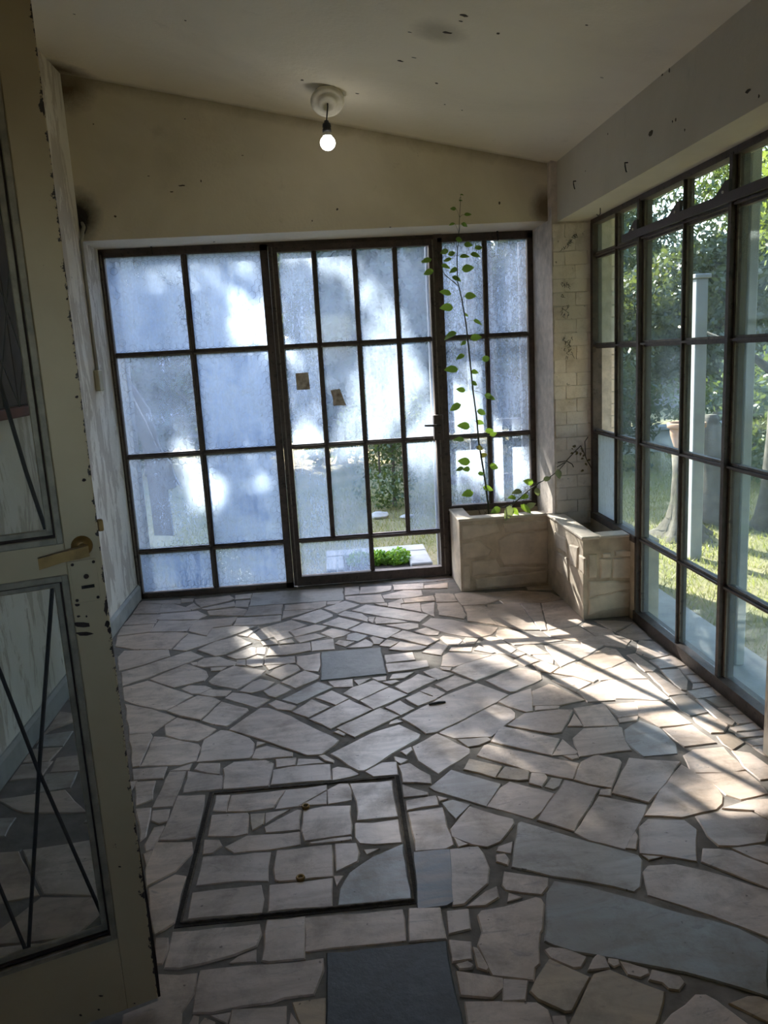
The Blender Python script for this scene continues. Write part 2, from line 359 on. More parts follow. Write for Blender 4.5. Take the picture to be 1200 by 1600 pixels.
def inset(poly, d):
    n = len(poly); out = []
    for i in range(n):
        p, a, b = Vector(poly[i]), Vector(poly[i - 1]), Vector(poly[(i + 1) % n])
        e1 = (p - a); e2 = (b - p)
        n1 = Vector((-e1.y, e1.x)); n2 = Vector((-e2.y, e2.x))
        if n1.length < 1e-7 or n2.length < 1e-7: out.append(p[:]); continue
        nn = (n1.normalized() + n2.normalized()); 
        if nn.length < 1e-4: out.append(p[:]); continue
        out.append((p + nn.normalized() * d)[:])
    return out
def slab_mesh(name, poly, top, depth, bev=0.004, tilt=(0, 0)):
    """irregular stone: rough outline, chamfered upper edge, real thickness; poly counter-clockwise in x,y"""
    if area(poly) < 0: poly = poly[::-1]
    out = rough_outline(poly); n = len(out)
    A = abs(area(out)); bev = min(bev, 0.12 * math.sqrt(A)); inn = inset(out, bev)
    cx = sum(p[0] for p in out) / n; cyy = sum(p[1] for p in out) / n
    def z(p, h): return h + (p[0] - cx) * tilt[0] + (p[1] - cyy) * tilt[1]
    v = [(p[0], p[1], top - depth) for p in out] + [(p[0], p[1], z(p, top - bev * 0.8)) for p in out] + [(p[0], p[1], z(p, top)) for p in inn]
    f = [tuple(range(2 * n, 3 * n))]
    for i in range(n):
        j = (i + 1) % n; f.append((i, j, n + j, n + i)); f.append((n + i, n + j, 2 * n + j, 2 * n + i))
    me = bpy.data.meshes.new(name); me.from_pydata(v, [], f); me.update(); return me

# ---------------------------------------------------------------- the setting
XL, XR, YB = -1.40, 1.562, 0.0
def ceil_z(x): return 2.535 - 0.2066 * (x - 1.335)
floor = MB().box(-1.62, 1.66, -6.3, 0.12, -0.25, -0.004).build('floor', MAT_MORTAR)
tag(floor, 'crazy paved floor of worn pale marble pieces set in grey mortar', 'floor', kind='structure')
wl = MB().box(-1.62, XL, -6.3, 0.14, -0.2, 3.6).build('wall_left', MAT_PEEL)
tag(wl, 'peeling whitewashed wall beside the open cream door', 'wall', kind='structure')
wb = MB().box(XL - 0.05, 1.31, -0.38, 0.14, 2.225, 3.45).build('wall_back', MAT_LINTEL)
tag(wb, 'stained cream plaster wall above the steel window and glazed door', 'wall', kind='structure')
sill = MB().box(0.715, 1.31, -0.045, 0.12, -0.2, 0.445).build('wall_sill', MAT_PLANTER)
tag(sill, 'low plaster wall under the window beside the glazed door', 'wall', kind='structure')
sill2 = MB().box(1.525, 1.66, -1.17, -0.40, -0.2, 0.445).build('wall_right', MAT_PLANTER)
tag(sill2, 'low plaster wall under the first garden window panes', 'wall', kind='structure')
wr2 = MB().box(1.42, 1.66, -6.3, -2.64, -0.2, 2.3).build('wall_right_near', MAT_PEEL); tag(wr2, 'whitewashed wall where the garden window ends', 'wall', kind='structure')
wr = MB().box(-1.62, 1.66, -6.5, -6.3, -0.2, 1.4).box(-1.62, 1.66, -6.5, -6.3, 2.1, 3.6).box(-1.62, -0.3, -6.5, -6.3, 1.4, 2.1).box(0.4, 1.66, -6.5, -6.3, 1.4, 2.1).build('wall_rear', MAT_PEEL); tag(wr, 'plain whitewashed wall behind the viewer, with a hole added to let in light', 'wall', kind='structure')  # window hole added behind the view to throw light on the cream door
cm = MB()  # slab extended past the beam as an added eave that blocks high sky
cm.add([(-1.62, -6.4, ceil_z(-1.62)), (2.0, -6.4, ceil_z(2.0)), (2.0, 0.2, ceil_z(2.0)), (-1.62, 0.2, ceil_z(-1.62)),
        (-1.62, -6.4, ceil_z(-1.62) + 0.14), (2.0, -6.4, ceil_z(2.0) + 0.14), (2.0, 0.2, ceil_z(2.0) + 0.14), (-1.62, 0.2, ceil_z(-1.62) + 0.14)],
       [(0, 3, 2, 1), (4, 5, 6, 7), (0, 1, 5, 4), (1, 2, 6, 5), (2, 3, 7, 6), (3, 0, 4, 7)])
ceiling = cm.build('ceiling', MAT_CEIL); tag(ceiling, 'sloping cream plaster ceiling with scuffs and small holes', 'ceiling', kind='structure')
beam = MB().box(1.335, 1.66, -6.3, -0.40, 2.205, 2.62).build('beam', MAT_BEAM); tag(beam, 'boxed plaster beam running above the garden window', 'beam', kind='structure')
bbm = MB().prism([(XL, 0.0), (XL + 0.018, 0.0), (XL + 0.018, 0.085), (XL + 0.008, 0.10), (XL, 0.10)], -6.3, -0.03, 1)
bb = bbm.build('baseboard_left', MAT_BASEB); tag(bb, 'worn grey painted baseboard along the peeling wall', 'baseboard', kind='structure')

# corner pier with whitewashed bricks
pier = MB().box(1.300, 1.66, -0.455, 0.14, -0.2, 2.60).build('wall_corner', MAT_PIERCORE)
tag(pier, 'whitewashed brick corner pier between the two window walls', 'pier', kind='structure')
def brick_mesh(seed):
    r = random.Random(seed); bm = bmesh.new(); bmesh.ops.create_cube(bm, size=1)
    bmesh.ops.bevel(bm, geom=list(bm.edges), offset=0.05, segments=1, affect='EDGES', profile=0.5)
    for v in bm.verts: v.co += Vector((r.uniform(-.03, .03), r.uniform(-.06, .06), r.uniform(-.05, .05)))
    me = bpy.data.meshes.new('brick'); bm.to_mesh(me); bm.free(); me.materials.append(MAT_BRICK); return me
BRICKS = [brick_mesh(i) for i in range(6)]
def put_brick(parent, c, size, k):
    o = link('brick', BRICKS[k % 6], parent); o.location = Vector(c) - origin(parent); o.scale = size; return o
row = 0; z = 0.40
while z < 2.17:
    h = 0.078; w = [0.135, 0.105] if row % 2 else [0.07, 0.135, 0.035]
    x = 1.304
    for i, ww in enumerate(w):
        put_brick(pier, (x + ww / 2, -0.452 + rng.uniform(-0.004, 0.004), z + h / 2), (ww - 0.002, 0.0170, h - 0.003), rng.randrange(6)); x += ww
    z += h; row += 1

# ---------------------------------------------------------------- glazed steel walls
def bar_v(parent, x, z0, z1, w, y0=-0.03, y1=0.012, name='glazing_bar', stem=0.010):
    m = MB().box(x - w / 2, x + w / 2, y0 + 0.016, y1, z0, z1); m.box(x - stem / 2, x + stem / 2, y0, y0 + 0.017, z0, z1)
    o = m.build(name, MAT_STEEL, parent)
    e = MB().box(x - w / 2 - 0.003, x - stem / 2 - 0.002, y0 + 0.010, y0 + 0.016, z0 + 0.01, z1 - 0.01).build('putty', MAT_PUTTY, o)
    return o
def bar_h(parent, z, x0, x1, w, y0=-0.03, y1=0.012, name='glazing_bar', stem=0.010):
    m = MB().box(x0, x1, y0 + 0.016, y1, z - w / 2, z + w / 2); m.box(x0, x1, y0, y0 + 0.017, z - stem / 2, z + stem / 2)
    o = m.build(name, MAT_STEEL, parent)
    MB().box(x0 + 0.01, x1 - 0.01, y0 + 0.010, y0 + 0.016, z - w / 2 - 0.003, z - stem / 2 - 0.002).build('putty', MAT_PUTTY, o)
    return o
def hexwire(x0, x1, z0, z1, y, s=0.024, w=0.0017):
    """chicken wire cast in the glass: thin ribbons along a hexagon lattice"""
    m = MB(); dx = s * math.sqrt(3); dz = s * 1.5; nz = int((z1 - z0) / dz) + 1; nx = int((x1 - x0) / dx) + 1
    def seg(a, b):
        if not (x0 < a[0] < x1 and x0 < b[0] < x1 and z0 < a[1] < z1 and z0 < b[1] < z1): return
        e = min(a[0] - x0, x1 - a[0], a[1] - z0, z1 - a[1])
        if e > 0.035 + 0.05 * rng.random() ** 2 and rng.random() > 0.06: return       # the dust film hides the wire away from the pane edges
        d = Vector((b[0] - a[0], b[1] - a[1])).normalized() * w / 2; p = (-d.y, d.x)
        m.add([(a[0] + p[0], y, a[1] + p[1]), (b[0] + p[0], y, b[1] + p[1]), (b[0] - p[0], y, b[1] - p[1]), (a[0] - p[0], y, a[1] - p[1])], [(0, 1, 2, 3)])
    for j in range(nz + 1):
        for i in range(nx + 1):
            cx = x0 + i * dx + (dx / 2 if j % 2 else 0); cz = z0 + j * dz
            T = (cx, cz + s); A = (cx + dx / 2, cz + s / 2); Bq = (cx + dx / 2, cz - s / 2); Lf = (cx - dx / 2, cz + s / 2)
            seg(T, A); seg(T, Lf); seg(A, Bq)
    return m
def pane(parent, x0, x1, z0, z1, mat, y=-0.008, wire=False):
    o = MB().box(x0 + 0.004, x1 - 0.004, y, y + 0.004, z0 + 0.004, z1 - 0.004).build('pane', mat, parent)
    if wire: tag(hexwire(x0 + .005, x1 - .005, z0 + .005, z1 - .005, y - 0.0012).build('wire_mesh', MAT_IRON, o), kind='stuff')
    return o
L_, V1, V2, D1, D2, D3, V3, V4, V5 = -1.40, -0.89, -0.346, -0.088, 0.165, 0.42, 0.669, 0.994, 1.300
ZT, Z1, Z2, Z3, ZS = 2.212, 1.587, 0.945, 0.315, 0.468
# fixed window left of the door
w1 = empty('window_1', (L_, 0, 0)); tag(w1, 'fixed steel window of eight large dusty wired panes left of the glazed door', 'window', kind='structure')
fm = MB().box(L_, L_ + 0.03, -0.035, 0.02, 0, ZT).box(V2 - 0.075, V2 - 0.028, -0.035, 0.02, 0, ZT).box(L_, V2 - 0.028, -0.035, 0.02, ZT - 0.035, ZT + 0.012).box(L_, V2 - 0.028, -0.035, 0.02, 0, 0.035)
fr = fm.build('frame', MAT_STEEL, w1)
MB().box(L_ + 0.009, L_ + 0.017, -0.042, -0.034, 0.02, ZT - 0.02).build('frame_bead', MAT_PUTTY, w1)
bar_v(w1, V1, 0.035, ZT - 0.03, 0.034)
for zz in (Z1, Z2, Z3): bar_h(w1, zz, L_ + 0.03, V2 - 0.07, 0.030)
zr = [0.035, Z3, Z2, Z1, ZT - 0.03]
w1p = {}
for i, (a, b) in enumerate(((L_ + 0.03, V1), (V1, V2 - 0.072))):
    for j in range(4): w1p[i, j] = pane(w1, a, b, zr[j], zr[j + 1], GLASS_TARP if (i == 0 and j in (1, 2)) else GLASS_HEAVY, wire=True)
# glazed door
d1 = empty('door_1', ((V2 + V3) / 2, 0, 0)); tag(d1, 'brown steel door with small dusty panes and three openings without glass', 'door', kind='structure')
sm = MB().box(V2 - 0.024, V2 + 0.03, -0.042, 0.015, 0.012, ZT - 0.012); sm.build('stile', MAT_STEEL, d1)
MB().box(V3 - 0.036, V3 + 0.016, -0.042, 0.015, 0.012, ZT - 0.012).build('stile', MAT_STEEL, d1)
MB().box(V2 + 0.03, V3 - 0.036, -0.042, 0.015, ZT - 0.05, ZT - 0.012).build('top_rail', MAT_STEEL, d1)
MB().box(V2 + 0.03, V3 - 0.036, -0.042, 0.015, 0.012, 0.072).build('kick_rail', MAT_STEEL, d1)
for x in (V2 - 0.001, V3 - 0.012): MB().box(x - 0.004, x + 0.004, -0.050, -0.041, 0.02, ZT - 0.02).build('stile_bead', MAT_PUTTY, d1)
MB().box(V2 - 0.03, V3 + 0.022, -0.03, 0.018, ZT - 0.010, ZT + 0.0125).build('door_frame', MAT_STEEL, d1)
bar_v(d1, D2, 0.07, ZT - 0.05, 0.028)
for x in (D1, D3): bar_v(d1, x, Z3, ZT - 0.05, 0.028)
for zz in (Z1, Z2, Z3): bar_h(d1, zz, V2 + 0.03, V3 - 0.036, 0.028)
cols = [V2 + 0.03, D1, D2, D3, V3 - 0.036]; zr = [Z3, Z2, Z1, ZT - 0.05]
dp = {}
for i in range(4):
    for j in range(3):
        if (i, j) == (2, 0): continue
        dp[i, j] = pane(d1, cols[i], cols[i + 1], zr[j], zr[j + 1], GLASS_DOOR if i in (1, 2, 3) else GLASS_SIDE)
pane(d1, cols[0], cols[2], 0.072, Z3, GLASS_SIDE)
lk = MB().cbox(0.614, 0.676, -0.085, -0.03, 0.938, 1.100, 0.003).build('lock_box', MAT_STEEL, d1)
MB().tube([(0.650, -0.085, 1.035), (0.650, -0.115, 1.035), (0.62, -0.122, 1.036), (0.548, -0.120, 1.040)], [0.008, 0.008, 0.008, 0.006], 8).build('handle', MAT_IRON, lk, True)
MB().lathe([(0.0, 0.0), (0.013, 0.0), (0.013, 0.006), (0.0, 0.006)], (0.65, -0.088, 0.985), 10).build('keyhole_plate', MAT_IRON, lk)
MAT_PAPER = simple('old_paper_scrap', (0.60, 0.53, 0.44), 0.9, 0.55, 34, 0.0, c2=(0.22, 0.17, 0.13))
sa = MB().prism([(-0.258, 1.416), (-0.176, 1.418), (-0.172, 1.309), (-0.256, 1.310)], -0.0098, -0.0085, 1).build('paper_scrap', MAT_PAPER, dp[0, 1])
sb = MB().prism([(-0.042, 1.296), (0.02, 1.302), (0.045, 1.22), (0.056, 1.193), (-0.03, 1.196), (-0.028, 1.24)], -0.0098, -0.0085, 1).build('paper_scrap', MAT_PAPER, dp[1, 1])
th = MB().box(V2, V3 + 0.03, -0.01, 0.12, -0.09, 0.004).build('trim_1', MAT_STONE); th.color = (0.62, 0.58, 0.53, 1); tag(th, 'pale marble threshold under the glazed steel door', 'threshold', kind='structure')
# window right of the door
w2 = empty('window_2', (V3, 0, ZS)); tag(w2, 'steel window of six wired panes above the brick planter, right of the glazed door', 'window', kind='structure')
MB().box(V3 + 0.018, V3 + 0.05, -0.035, 0.02, 0.0, ZT).build('frame_post', MAT_STEEL, w2)
MB().box(V5 - 0.035, V5, -0.035, 0.02, ZS - 0.03, ZT).build('frame_post', MAT_STEEL, w2)
MB().box(V3 + 0.02, V5, -0.035, 0.02, ZT - 0.035, ZT + 0.012).build('frame_head', MAT_STEEL, w2)
MB().box(V3 + 0.02, V5, -0.04, 0.02, ZS - 0.025, ZS + 0.015).build('frame_sill', MAT_STEEL, w2)
bar_v(w2, V4, ZS, ZT - 0.03, 0.030)
for zz in (Z1, Z2): bar_h(w2, zz, V3 + 0.05, V5 - 0.03, 0.028)
zr = [ZS + 0.015, Z2, Z1, ZT - 0.03]
for a, b in ((V3 + 0.05, V4), (V4, V5 - 0.035)):
    for j in range(3): pane(w2, a, b, zr[j], zr[j + 1], GLASS_SIDE, wire=True)
MB().box(V3 - 0.005, V3 + 0.045, -0.05, 0.02, ZT - 0.01, ZT + 0.012).build('frame_corner', MAT_STEEL, w2)

# garden window along the right
w3 = empty('window_3', (XR, -0.5, 0)); tag(w3, 'long steel garden window with clear greenish panes under the plaster beam', 'window', kind='structure')
RY = [-0.502, -0.846, -1.184, -1.663, -2.086, -2.60]
RZT, RTR, RZ1, RZ2, RZ3 = 2.187, 2.0, 1.485, 0.974, 0.46
def rbar_v(y, z0, z1, w, name='glazing_bar', d0=0.03, stem=0.010):
    m = MB().box(XR - 0.012, XR + d0 - 0.016, y - w / 2, y + w / 2, z0, z1).box(XR - d0, XR - 0.011, y - stem / 2, y + stem / 2, z0, z1)
    o = m.build(name, MAT_STEEL, w3); MB().box(XR - 0.018, XR - 0.0125, y - w / 2 - 0.003, y - stem / 2 - 0.002, z0 + 0.01, z1 - 0.01).build('putty', MAT_PUTTY, o); return o
def rbar_h(z, y0, y1, w, name='glazing_bar', d0=0.03, stem=0.010):
    m = MB().box(XR - 0.012, XR + d0 - 0.016, y0, y1, z - w / 2, z + w / 2).box(XR - d0, XR - 0.011, y0, y1, z - stem / 2, z + stem / 2)
    o = m.build(name, MAT_STEEL, w3); MB().box(XR - 0.018, XR - 0.0125, y0 + 0.01, y1 - 0.01, z + stem / 2 + 0.002, z + w / 2 + 0.003).build('putty', MAT_PUTTY, o); return o
MB().box(XR - 0.035, XR + 0.02, -2.64, -0.47, RZT - 0.01, RZT + 0.022).build('frame_head', MAT_STEEL, w3)
MB().box(XR - 0.035, XR + 0.02, -0.505, -0.465, RZ3 - 0.02, RZT).build('frame_post', MAT_STEEL, w3)
MB().box(XR - 0.040, XR + 0.02, -1.20, -0.47, RZ3 - 0.025, RZ3 + 0.015).build('frame_sill', MAT_STEEL, w3)
MB().box(XR - 0.045, XR + 0.03, -2.64, -1.165, -0.005, 0.055).build('frame_kerb', MAT_STEEL, w3)
for i, y in enumerate(RY[1:]):
    thick = i in (1, 3, 5, 7)
    rbar_v(y, 0.05 if i else RZ3, RZT, 0.052 if thick else 0.028, name='mullion' if thick else 'glazing_bar', d0=0.04 if thick else 0.03, stem=0.024 if thick else 0.010)
for zz in (RZ1, RZ2): rbar_h(zz, -2.6, -0.5, 0.028)
rbar_h(RTR, -2.6, -0.5, 0.032); rbar_h(RZ3, -2.6, -1.2, 0.028)
pl = [(-0.995, 2.006), (-0.995, 2.044)]
for y in (RY[2], RY[3], RY[4]): pl += [(y + 0.10, 2.044), (y + 0.02, 2.09), (y - 0.012, 2.09), (y - 0.012, 2.044)]
pl += [(-2.59, 2.044), (-2.59, 2.006)]
hr = MB().prism(pl[::-1], XR - 0.052, XR - 0.038, 0).build('hopper_rail', MAT_PLUM, w3)
for y in (RY[2], RY[3], RY[4]): MB().tube([(XR - 0.053, y + 0.03, 2.05), (XR - 0.057, y + 0.03, 2.05)], 0.006, 8).build('rivet', MAT_WHITEPL, hr)
zr = [0.055, RZ3, RZ2, RZ1, RTR, RZT - 0.01]
for i in range(5):
    for j in range(5):
        if i < 2 and j == 0: continue
        if (i, j) == (0, 2): continue
        a, b = RY[i + 1], RY[i]
        mt = GLASS_FROST if (i == 0 and j == 1) else GLASS_GARDEN
        MB().box(XR - 0.004, XR, a + 0.004, b - 0.004, zr[j] + 0.004, zr[j + 1] - 0.004).build('pane', mt, w3)

# ---------------------------------------------------------------- floor stones: outlines measured on the photograph, laid on the floor plane
K = 280.0 / 1200.0
TILES = {'T1': (160, 900), 'T2': (420, 900), 'T3': (680, 900), 'T4': (920, 930), 'T5': (160, 1090), 'T6': (420, 1090), 'T7': (680, 1090), 'T8': (920, 1090),
         'U1': (180, 1220), 'U2': (420, 1220), 'U3': (660, 1240), 'U4': (920, 1240), 'U5': (180, 1390), 'U6': (420, 1390), 'U7': (660, 1390), 'U8': (920, 1390)}
ST = {
'T1': '''245,180 395,190 368,248 205,252|200,258 385,256 355,315 130,330|130,338 345,320 315,372 100,400|400,190 470,185 590,215 585,230 375,248
390,255 640,235 700,262 640,290 390,295 365,290|270,165 520,160 520,185 420,183 250,180|530,150 610,150 600,170 530,175|560,205 610,180 655,212 600,225
620,155 850,130 885,150 850,165 660,208 630,180|665,220 880,172 885,205 700,225|890,130 998,118 990,150 890,158|895,165 985,160 975,205 890,205
705,235 890,212 965,225 945,265 720,262|g:1008,115 1200,100 1609,78 1612,160 1300,178 985,200|375,300 590,300 640,295 560,370 320,375
600,300 900,275 860,330 740,345 700,400 580,370|p:985,207 1205,190 1197,255 950,268|900,280 1195,262 1190,300 1050,325 880,330|p:100,405 310,380 480,375 570,380 455,490 215,490 90,470
575,385 700,405 740,350 870,335 1030,335 940,370 740,440 560,500 470,490|145,500 440,490 450,535 250,600 110,635 105,545|130,645 300,595 560,510 590,505 675,540 560,585 300,680 135,735
980,405 1080,345 1264,292 1369,325 1165,400 1060,430|910,395 1050,345 970,405|640,495 760,440 900,405 1000,450 820,525 760,535|835,535 1000,475 1025,480 1025,525 960,550 900,555
1035,480 1095,478 1085,525 1035,520|970,560 1040,530 1080,545 1070,600 1010,608 965,595|900,565 955,560 955,598 900,595|640,575 680,550 780,540 900,578 880,598 680,608 640,600
590,580 630,575 640,598 610,597|725,615 830,608 790,632 730,635|710,705 790,640 880,600 1090,632 1050,665 960,720 900,755 740,725|320,690 560,590 600,598 690,635 705,670 680,700 480,745
140,745 300,700 320,705 480,760 605,800 430,895 370,890 200,850 150,830|530,755 580,732 690,735 735,750 650,785 600,785|655,790 720,758 860,765 825,800 740,805
920,770 1010,705 1060,690 1150,710 1080,760 1000,780|1080,770 1180,722 1264,760 1160,812 1114,800|820,815 870,780 960,785 1120,825 1030,880 900,840|1060,440 1160,425 1175,455 1080,465''',
'T2': '''36,405 96,385 126,370 161,405 61,432|70,440 155,425 170,445 80,455|5,475 275,447 278,498 120,528 -15,535|-25,550 172,538 178,580 90,590 -30,595|-20,600 80,597 0,628
0,660 40,625 130,590 185,600 205,630 80,695 -20,655|0,855 50,830 180,870 150,900 60,890|110,195 385,170 380,200 330,220 105,230|390,170 490,162 460,185 390,190|100,235 330,222 150,270 90,285
510,75 600,70 605,120 510,130|615,75 820,65 815,95 740,110 610,120|510,135 750,122 775,175 620,180 520,155|w:365,215 510,165 605,190 455,248|w:155,285 345,222 425,255 425,270 310,315 240,300
w:555,230 650,192 870,225 1070,258 1010,305 820,280|w:465,260 510,235 620,250 665,280 655,305|w:360,320 470,275 615,310 520,355|w:535,360 640,312 885,362 790,418|710,300 720,275 900,300 930,310 720,320
780,325 930,312 1000,320 1000,345 930,360|670,275 710,275 695,315 670,300|815,405 900,365 1140,425 1090,450 1060,465|975,370 1050,345 1140,375 1130,395 1070,395|140,370 310,325 390,335 350,360 180,405
170,410 310,385 385,405 210,445|285,440 430,420 440,490 290,500|350,380 420,350 545,375 500,400 430,415|g:530,390 580,378 660,400 600,435 520,425|445,450 470,428 570,440 510,470|525,480 650,422 700,450 690,470
680,415 700,405 770,425 740,455 705,455|740,465 790,425 870,440 810,472|805,490 880,440 1060,475 1010,495 900,500|775,530 960,510 980,560 790,580|785,590 1055,565 1070,605 970,625 800,645
810,690 830,660 970,645 900,685|760,710 850,695 870,705 820,725|845,740 1000,655 1125,690 930,785|w:500,785 560,745 700,698 800,740 600,830|610,835 800,748 930,795 700,890|395,705 560,690 560,740 440,742
570,700 680,685 600,730|690,680 785,668 780,695 730,698|315,815 420,768 535,820 450,862|g:90,825 330,708 425,745 190,855|80,710 240,632 335,665 330,685 180,750|190,540 345,515 345,600 330,638 240,630 190,590
830,60 1035,50 1035,85 840,95|1040,65 1195,45 1195,80 1040,85|760,130 900,95 1020,95 1030,130 900,150 770,150|900,155 1100,130 1110,165 910,180|1110,130 1210,115 1230,165 1120,165
800,180 890,150 905,178 880,185 885,215 800,205|890,190 1010,178 1020,240 890,215|1020,190 1110,175 1110,270 1080,258 1030,235|710,185 790,180 795,200 750,195
1015,770 1080,740 1180,780 1150,805 1100,800|915,820 1010,775 1130,820 1000,870''',
'T3': '''0,115 115,118 150,170 10,175|10,180 155,175 205,260 190,285 110,270 30,260|130,120 180,110 330,110 450,150 330,190 180,195|190,200 330,195 375,235 350,255 400,325 220,300 215,250
p:-90,325 -30,280 110,290 240,320 420,345 380,390 290,410 180,400 90,385 0,355|350,190 450,185 560,180 700,360 600,360 410,325 350,255|340,110 560,95 780,110 860,150 700,175 460,180|715,180 870,155 1000,290 940,330 760,360
570,180 700,182 745,362 710,362|725,370 960,335 1100,420 1120,450 930,435 780,405|1000,310 1180,360 1230,450 1140,455 1100,410 980,330|w:410,395 420,365 470,355 850,430 700,450 530,460|35,410 50,398 160,415 180,430 150,460 90,455
190,430 205,410 285,420 260,455 215,455|w:300,450 360,405 420,410 540,490 490,525 420,510|95,500 110,475 250,475 240,505|265,495 290,465 400,510 380,515|-85,510 15,443 83,468 40,530|40,600 55,530 90,510 370,530 200,580 120,605
w:110,635 160,600 380,535 430,530 550,595 270,700|30,610 110,612 100,632 50,625|340,700 520,625 570,615 700,640 715,690 540,770 500,775|-80,640 0,615 120,655 20,695|0,725 130,665 250,705 80,770|-30,760 5,750 65,788 -10,825
550,480 600,460 660,460 765,520 640,525|w:735,465 850,455 1130,460 1000,540 840,605|660,530 765,525 790,560 790,590 690,550|530,560 600,530 695,565 600,600|490,530 560,510 605,520 540,545|660,590 720,570 830,610 770,650 690,630
790,650 830,620 930,580 1090,690 1060,710 930,670|785,695 920,675 1045,715 940,770|950,770 1110,715 1200,830 1020,840|655,870 650,770 760,725 790,730 1000,830 830,865''',
'T4': '''-80,450 20,395 110,348 180,360 250,435 150,480 60,500|-75,460 60,505 160,485 250,445 390,555 150,560 80,570 0,520|w:85,580 150,562 395,562 540,690 500,705 320,690 180,688|260,400 310,390 450,490 430,510 380,510
410,435 560,400 660,465 480,490|480,500 600,495 655,570 655,635 620,630 520,540|395,520 440,520 650,660 540,670|610,490 700,470 740,520 650,530|655,535 790,530 800,575 700,585|g:660,640 830,615 850,670 730,690|835,615 900,640 920,670 860,672
700,590 820,585 840,605 690,630|d:545,680 640,660 800,780 680,805 620,770|720,695 760,700 980,850 960,870 880,850 800,770|d:780,690 960,670 1030,730 880,745|870,755 1060,740 1115,780 950,795|945,805 1130,790 1180,840 1000,860
700,820 800,800 930,870 900,920 820,920 720,850|190,250 330,180 420,290 300,300|340,300 440,310 550,395 420,420 320,380|40,170 180,170 320,180 180,245|-60,300 150,255 280,300 240,350 100,335 -40,330''',
'T5': '''435,90 600,5 640,-12 740,0 785,22 655,148 520,120|668,152 800,25 965,70 975,85 860,170 830,188 740,175|150,40 330,75 490,130 410,180 335,235 180,245 165,110|430,250 420,185 500,135 620,160 760,210 700,260 640,290 520,280
180,250 320,238 330,260 245,455 205,465|255,458 345,258 430,265 640,310 650,330 625,420 520,450|635,430 685,280 790,220 850,225 980,270 1010,305 1005,380 985,402|1005,405 1030,345 1100,325 1269,368 1269,395 1060,412|1035,325 1035,298 1090,305
205,480 430,462 400,540 215,552|445,490 565,450 600,440 580,480|620,480 650,440 780,440 785,512 700,500|540,635 575,490 800,522 795,590 790,610|340,730 450,495 555,492 520,590 470,722|215,565 355,555 330,680 230,720
815,610 812,475 880,435 1090,420 1140,440 1130,490 1110,590''',
'T6': '''50,412 180,402 175,450 50,465|195,405 330,412 370,435 190,450|15,582 30,485 150,460 410,445 415,548|430,550 425,475 460,460 540,475 605,510 520,535|335,392 370,385 430,420 430,435 380,420
p:-264,215 -54,68 0,72 150,125 270,190 465,285 440,315 350,380 260,385 100,330 -100,260|160,95 290,12 410,60 265,130|275,145 540,15 690,80 415,210|455,205 745,70 870,125 575,265|w:415,375 690,235 870,180 1010,245 1000,270 640,485 600,485
780,65 880,20 975,70 885,115|805,180 820,160 860,145 890,160|890,360 950,330 960,350 920,385|840,395 930,415 885,440 850,420|650,495 760,435 850,430 860,515 700,525|870,455 940,440 1080,520 1085,575 900,565|895,580 1060,635 1060,650 905,665
920,690 1120,655 1135,715 930,750|440,230 465,220 510,245 500,255''',
'T7': '''-225,140 -30,40 50,-5 280,-95 490,-20 410,30 200,140 10,230 -60,240|-150,325 10,240 230,340 230,370 30,500 20,505 -110,420|g:-35,600 110,485 440,580 340,725 150,665 0,625|25,235 400,45 500,70 535,100 530,135 410,230 370,260 130,270
425,30 500,-15 640,-60 650,10 650,90 610,95 500,60|670,85 670,30 830,55 820,72|p:485,185 600,105 830,80 925,85 845,230 780,240 640,215|375,295 420,220 450,195 830,275 780,385|d:150,280 350,265 370,285 290,320 220,330
285,385 330,320 350,315 960,440 920,545 640,495|y:195,480 230,410 445,460 400,535|y:410,535 470,465 625,490 620,550 560,555|630,570 650,505 730,510 750,540 710,595|g:735,595 780,535 850,545 830,590 790,612|350,725 440,600 500,562 795,640 710,760 650,808
p:690,820 870,555 1100,610 930,895|785,385 850,275 955,360 940,375|865,390 950,385 955,405 920,415|890,190 930,110 985,190|15,660 75,675 30,690''',
'T8': '''-94,550 -50,430 30,390 60,385 200,415 215,430 150,605 0,580|-100,70 100,40 195,170 195,185 -30,195|-100,270 -30,205 195,195 215,200 240,290 280,350 0,385 -60,395|80,615 150,612 145,655 75,650|-95,900 70,660 385,720 340,830 240,1010 0,950
105,45 300,30 340,60 330,115 200,130|310,25 480,25 690,175 480,195 440,170 340,120|195,140 330,120 320,150 210,165|g:240,215 290,180 340,150 470,200 500,225 580,310 590,370 370,390 340,370 250,290|500,205 690,180 850,300 640,325 580,280
640,385 700,345 900,330 1045,480 950,500 710,500 680,480|720,510 890,505 1050,490 1165,590 1195,640 1020,680 920,650 850,590|160,640 270,405 610,430 465,625 400,700|480,620 620,450 690,490 860,600 895,660 890,710 850,745 620,800 380,790
960,355 1080,370 1220,470 1220,540 1150,550 1040,460|900,740 1060,690 1220,680 1220,830 1110,755|950,200 1100,170 1200,160 1210,200 990,225|985,240 1170,215 1180,250 1000,270|1050,290 1220,255 1220,310 1100,320|1100,330 1220,315 1220,400 1180,380
d:860,260 960,240 1040,300 960,350 900,310''',
'U1': '''300,395 390,180 420,100 595,95 575,230 535,375 420,395|140,185 235,180 200,370 170,400|255,200 360,190 345,270 290,285 245,265|200,425 260,310 320,300 330,320 245,450 205,470|215,700 205,590 280,410 510,405 515,480 400,600
228,718 400,630 465,640 430,760 390,950 330,990 268,1025 240,880|190,490 245,470 210,570''',
'U2': '''p:935,210 1160,180 1235,425 1185,450 985,468''',
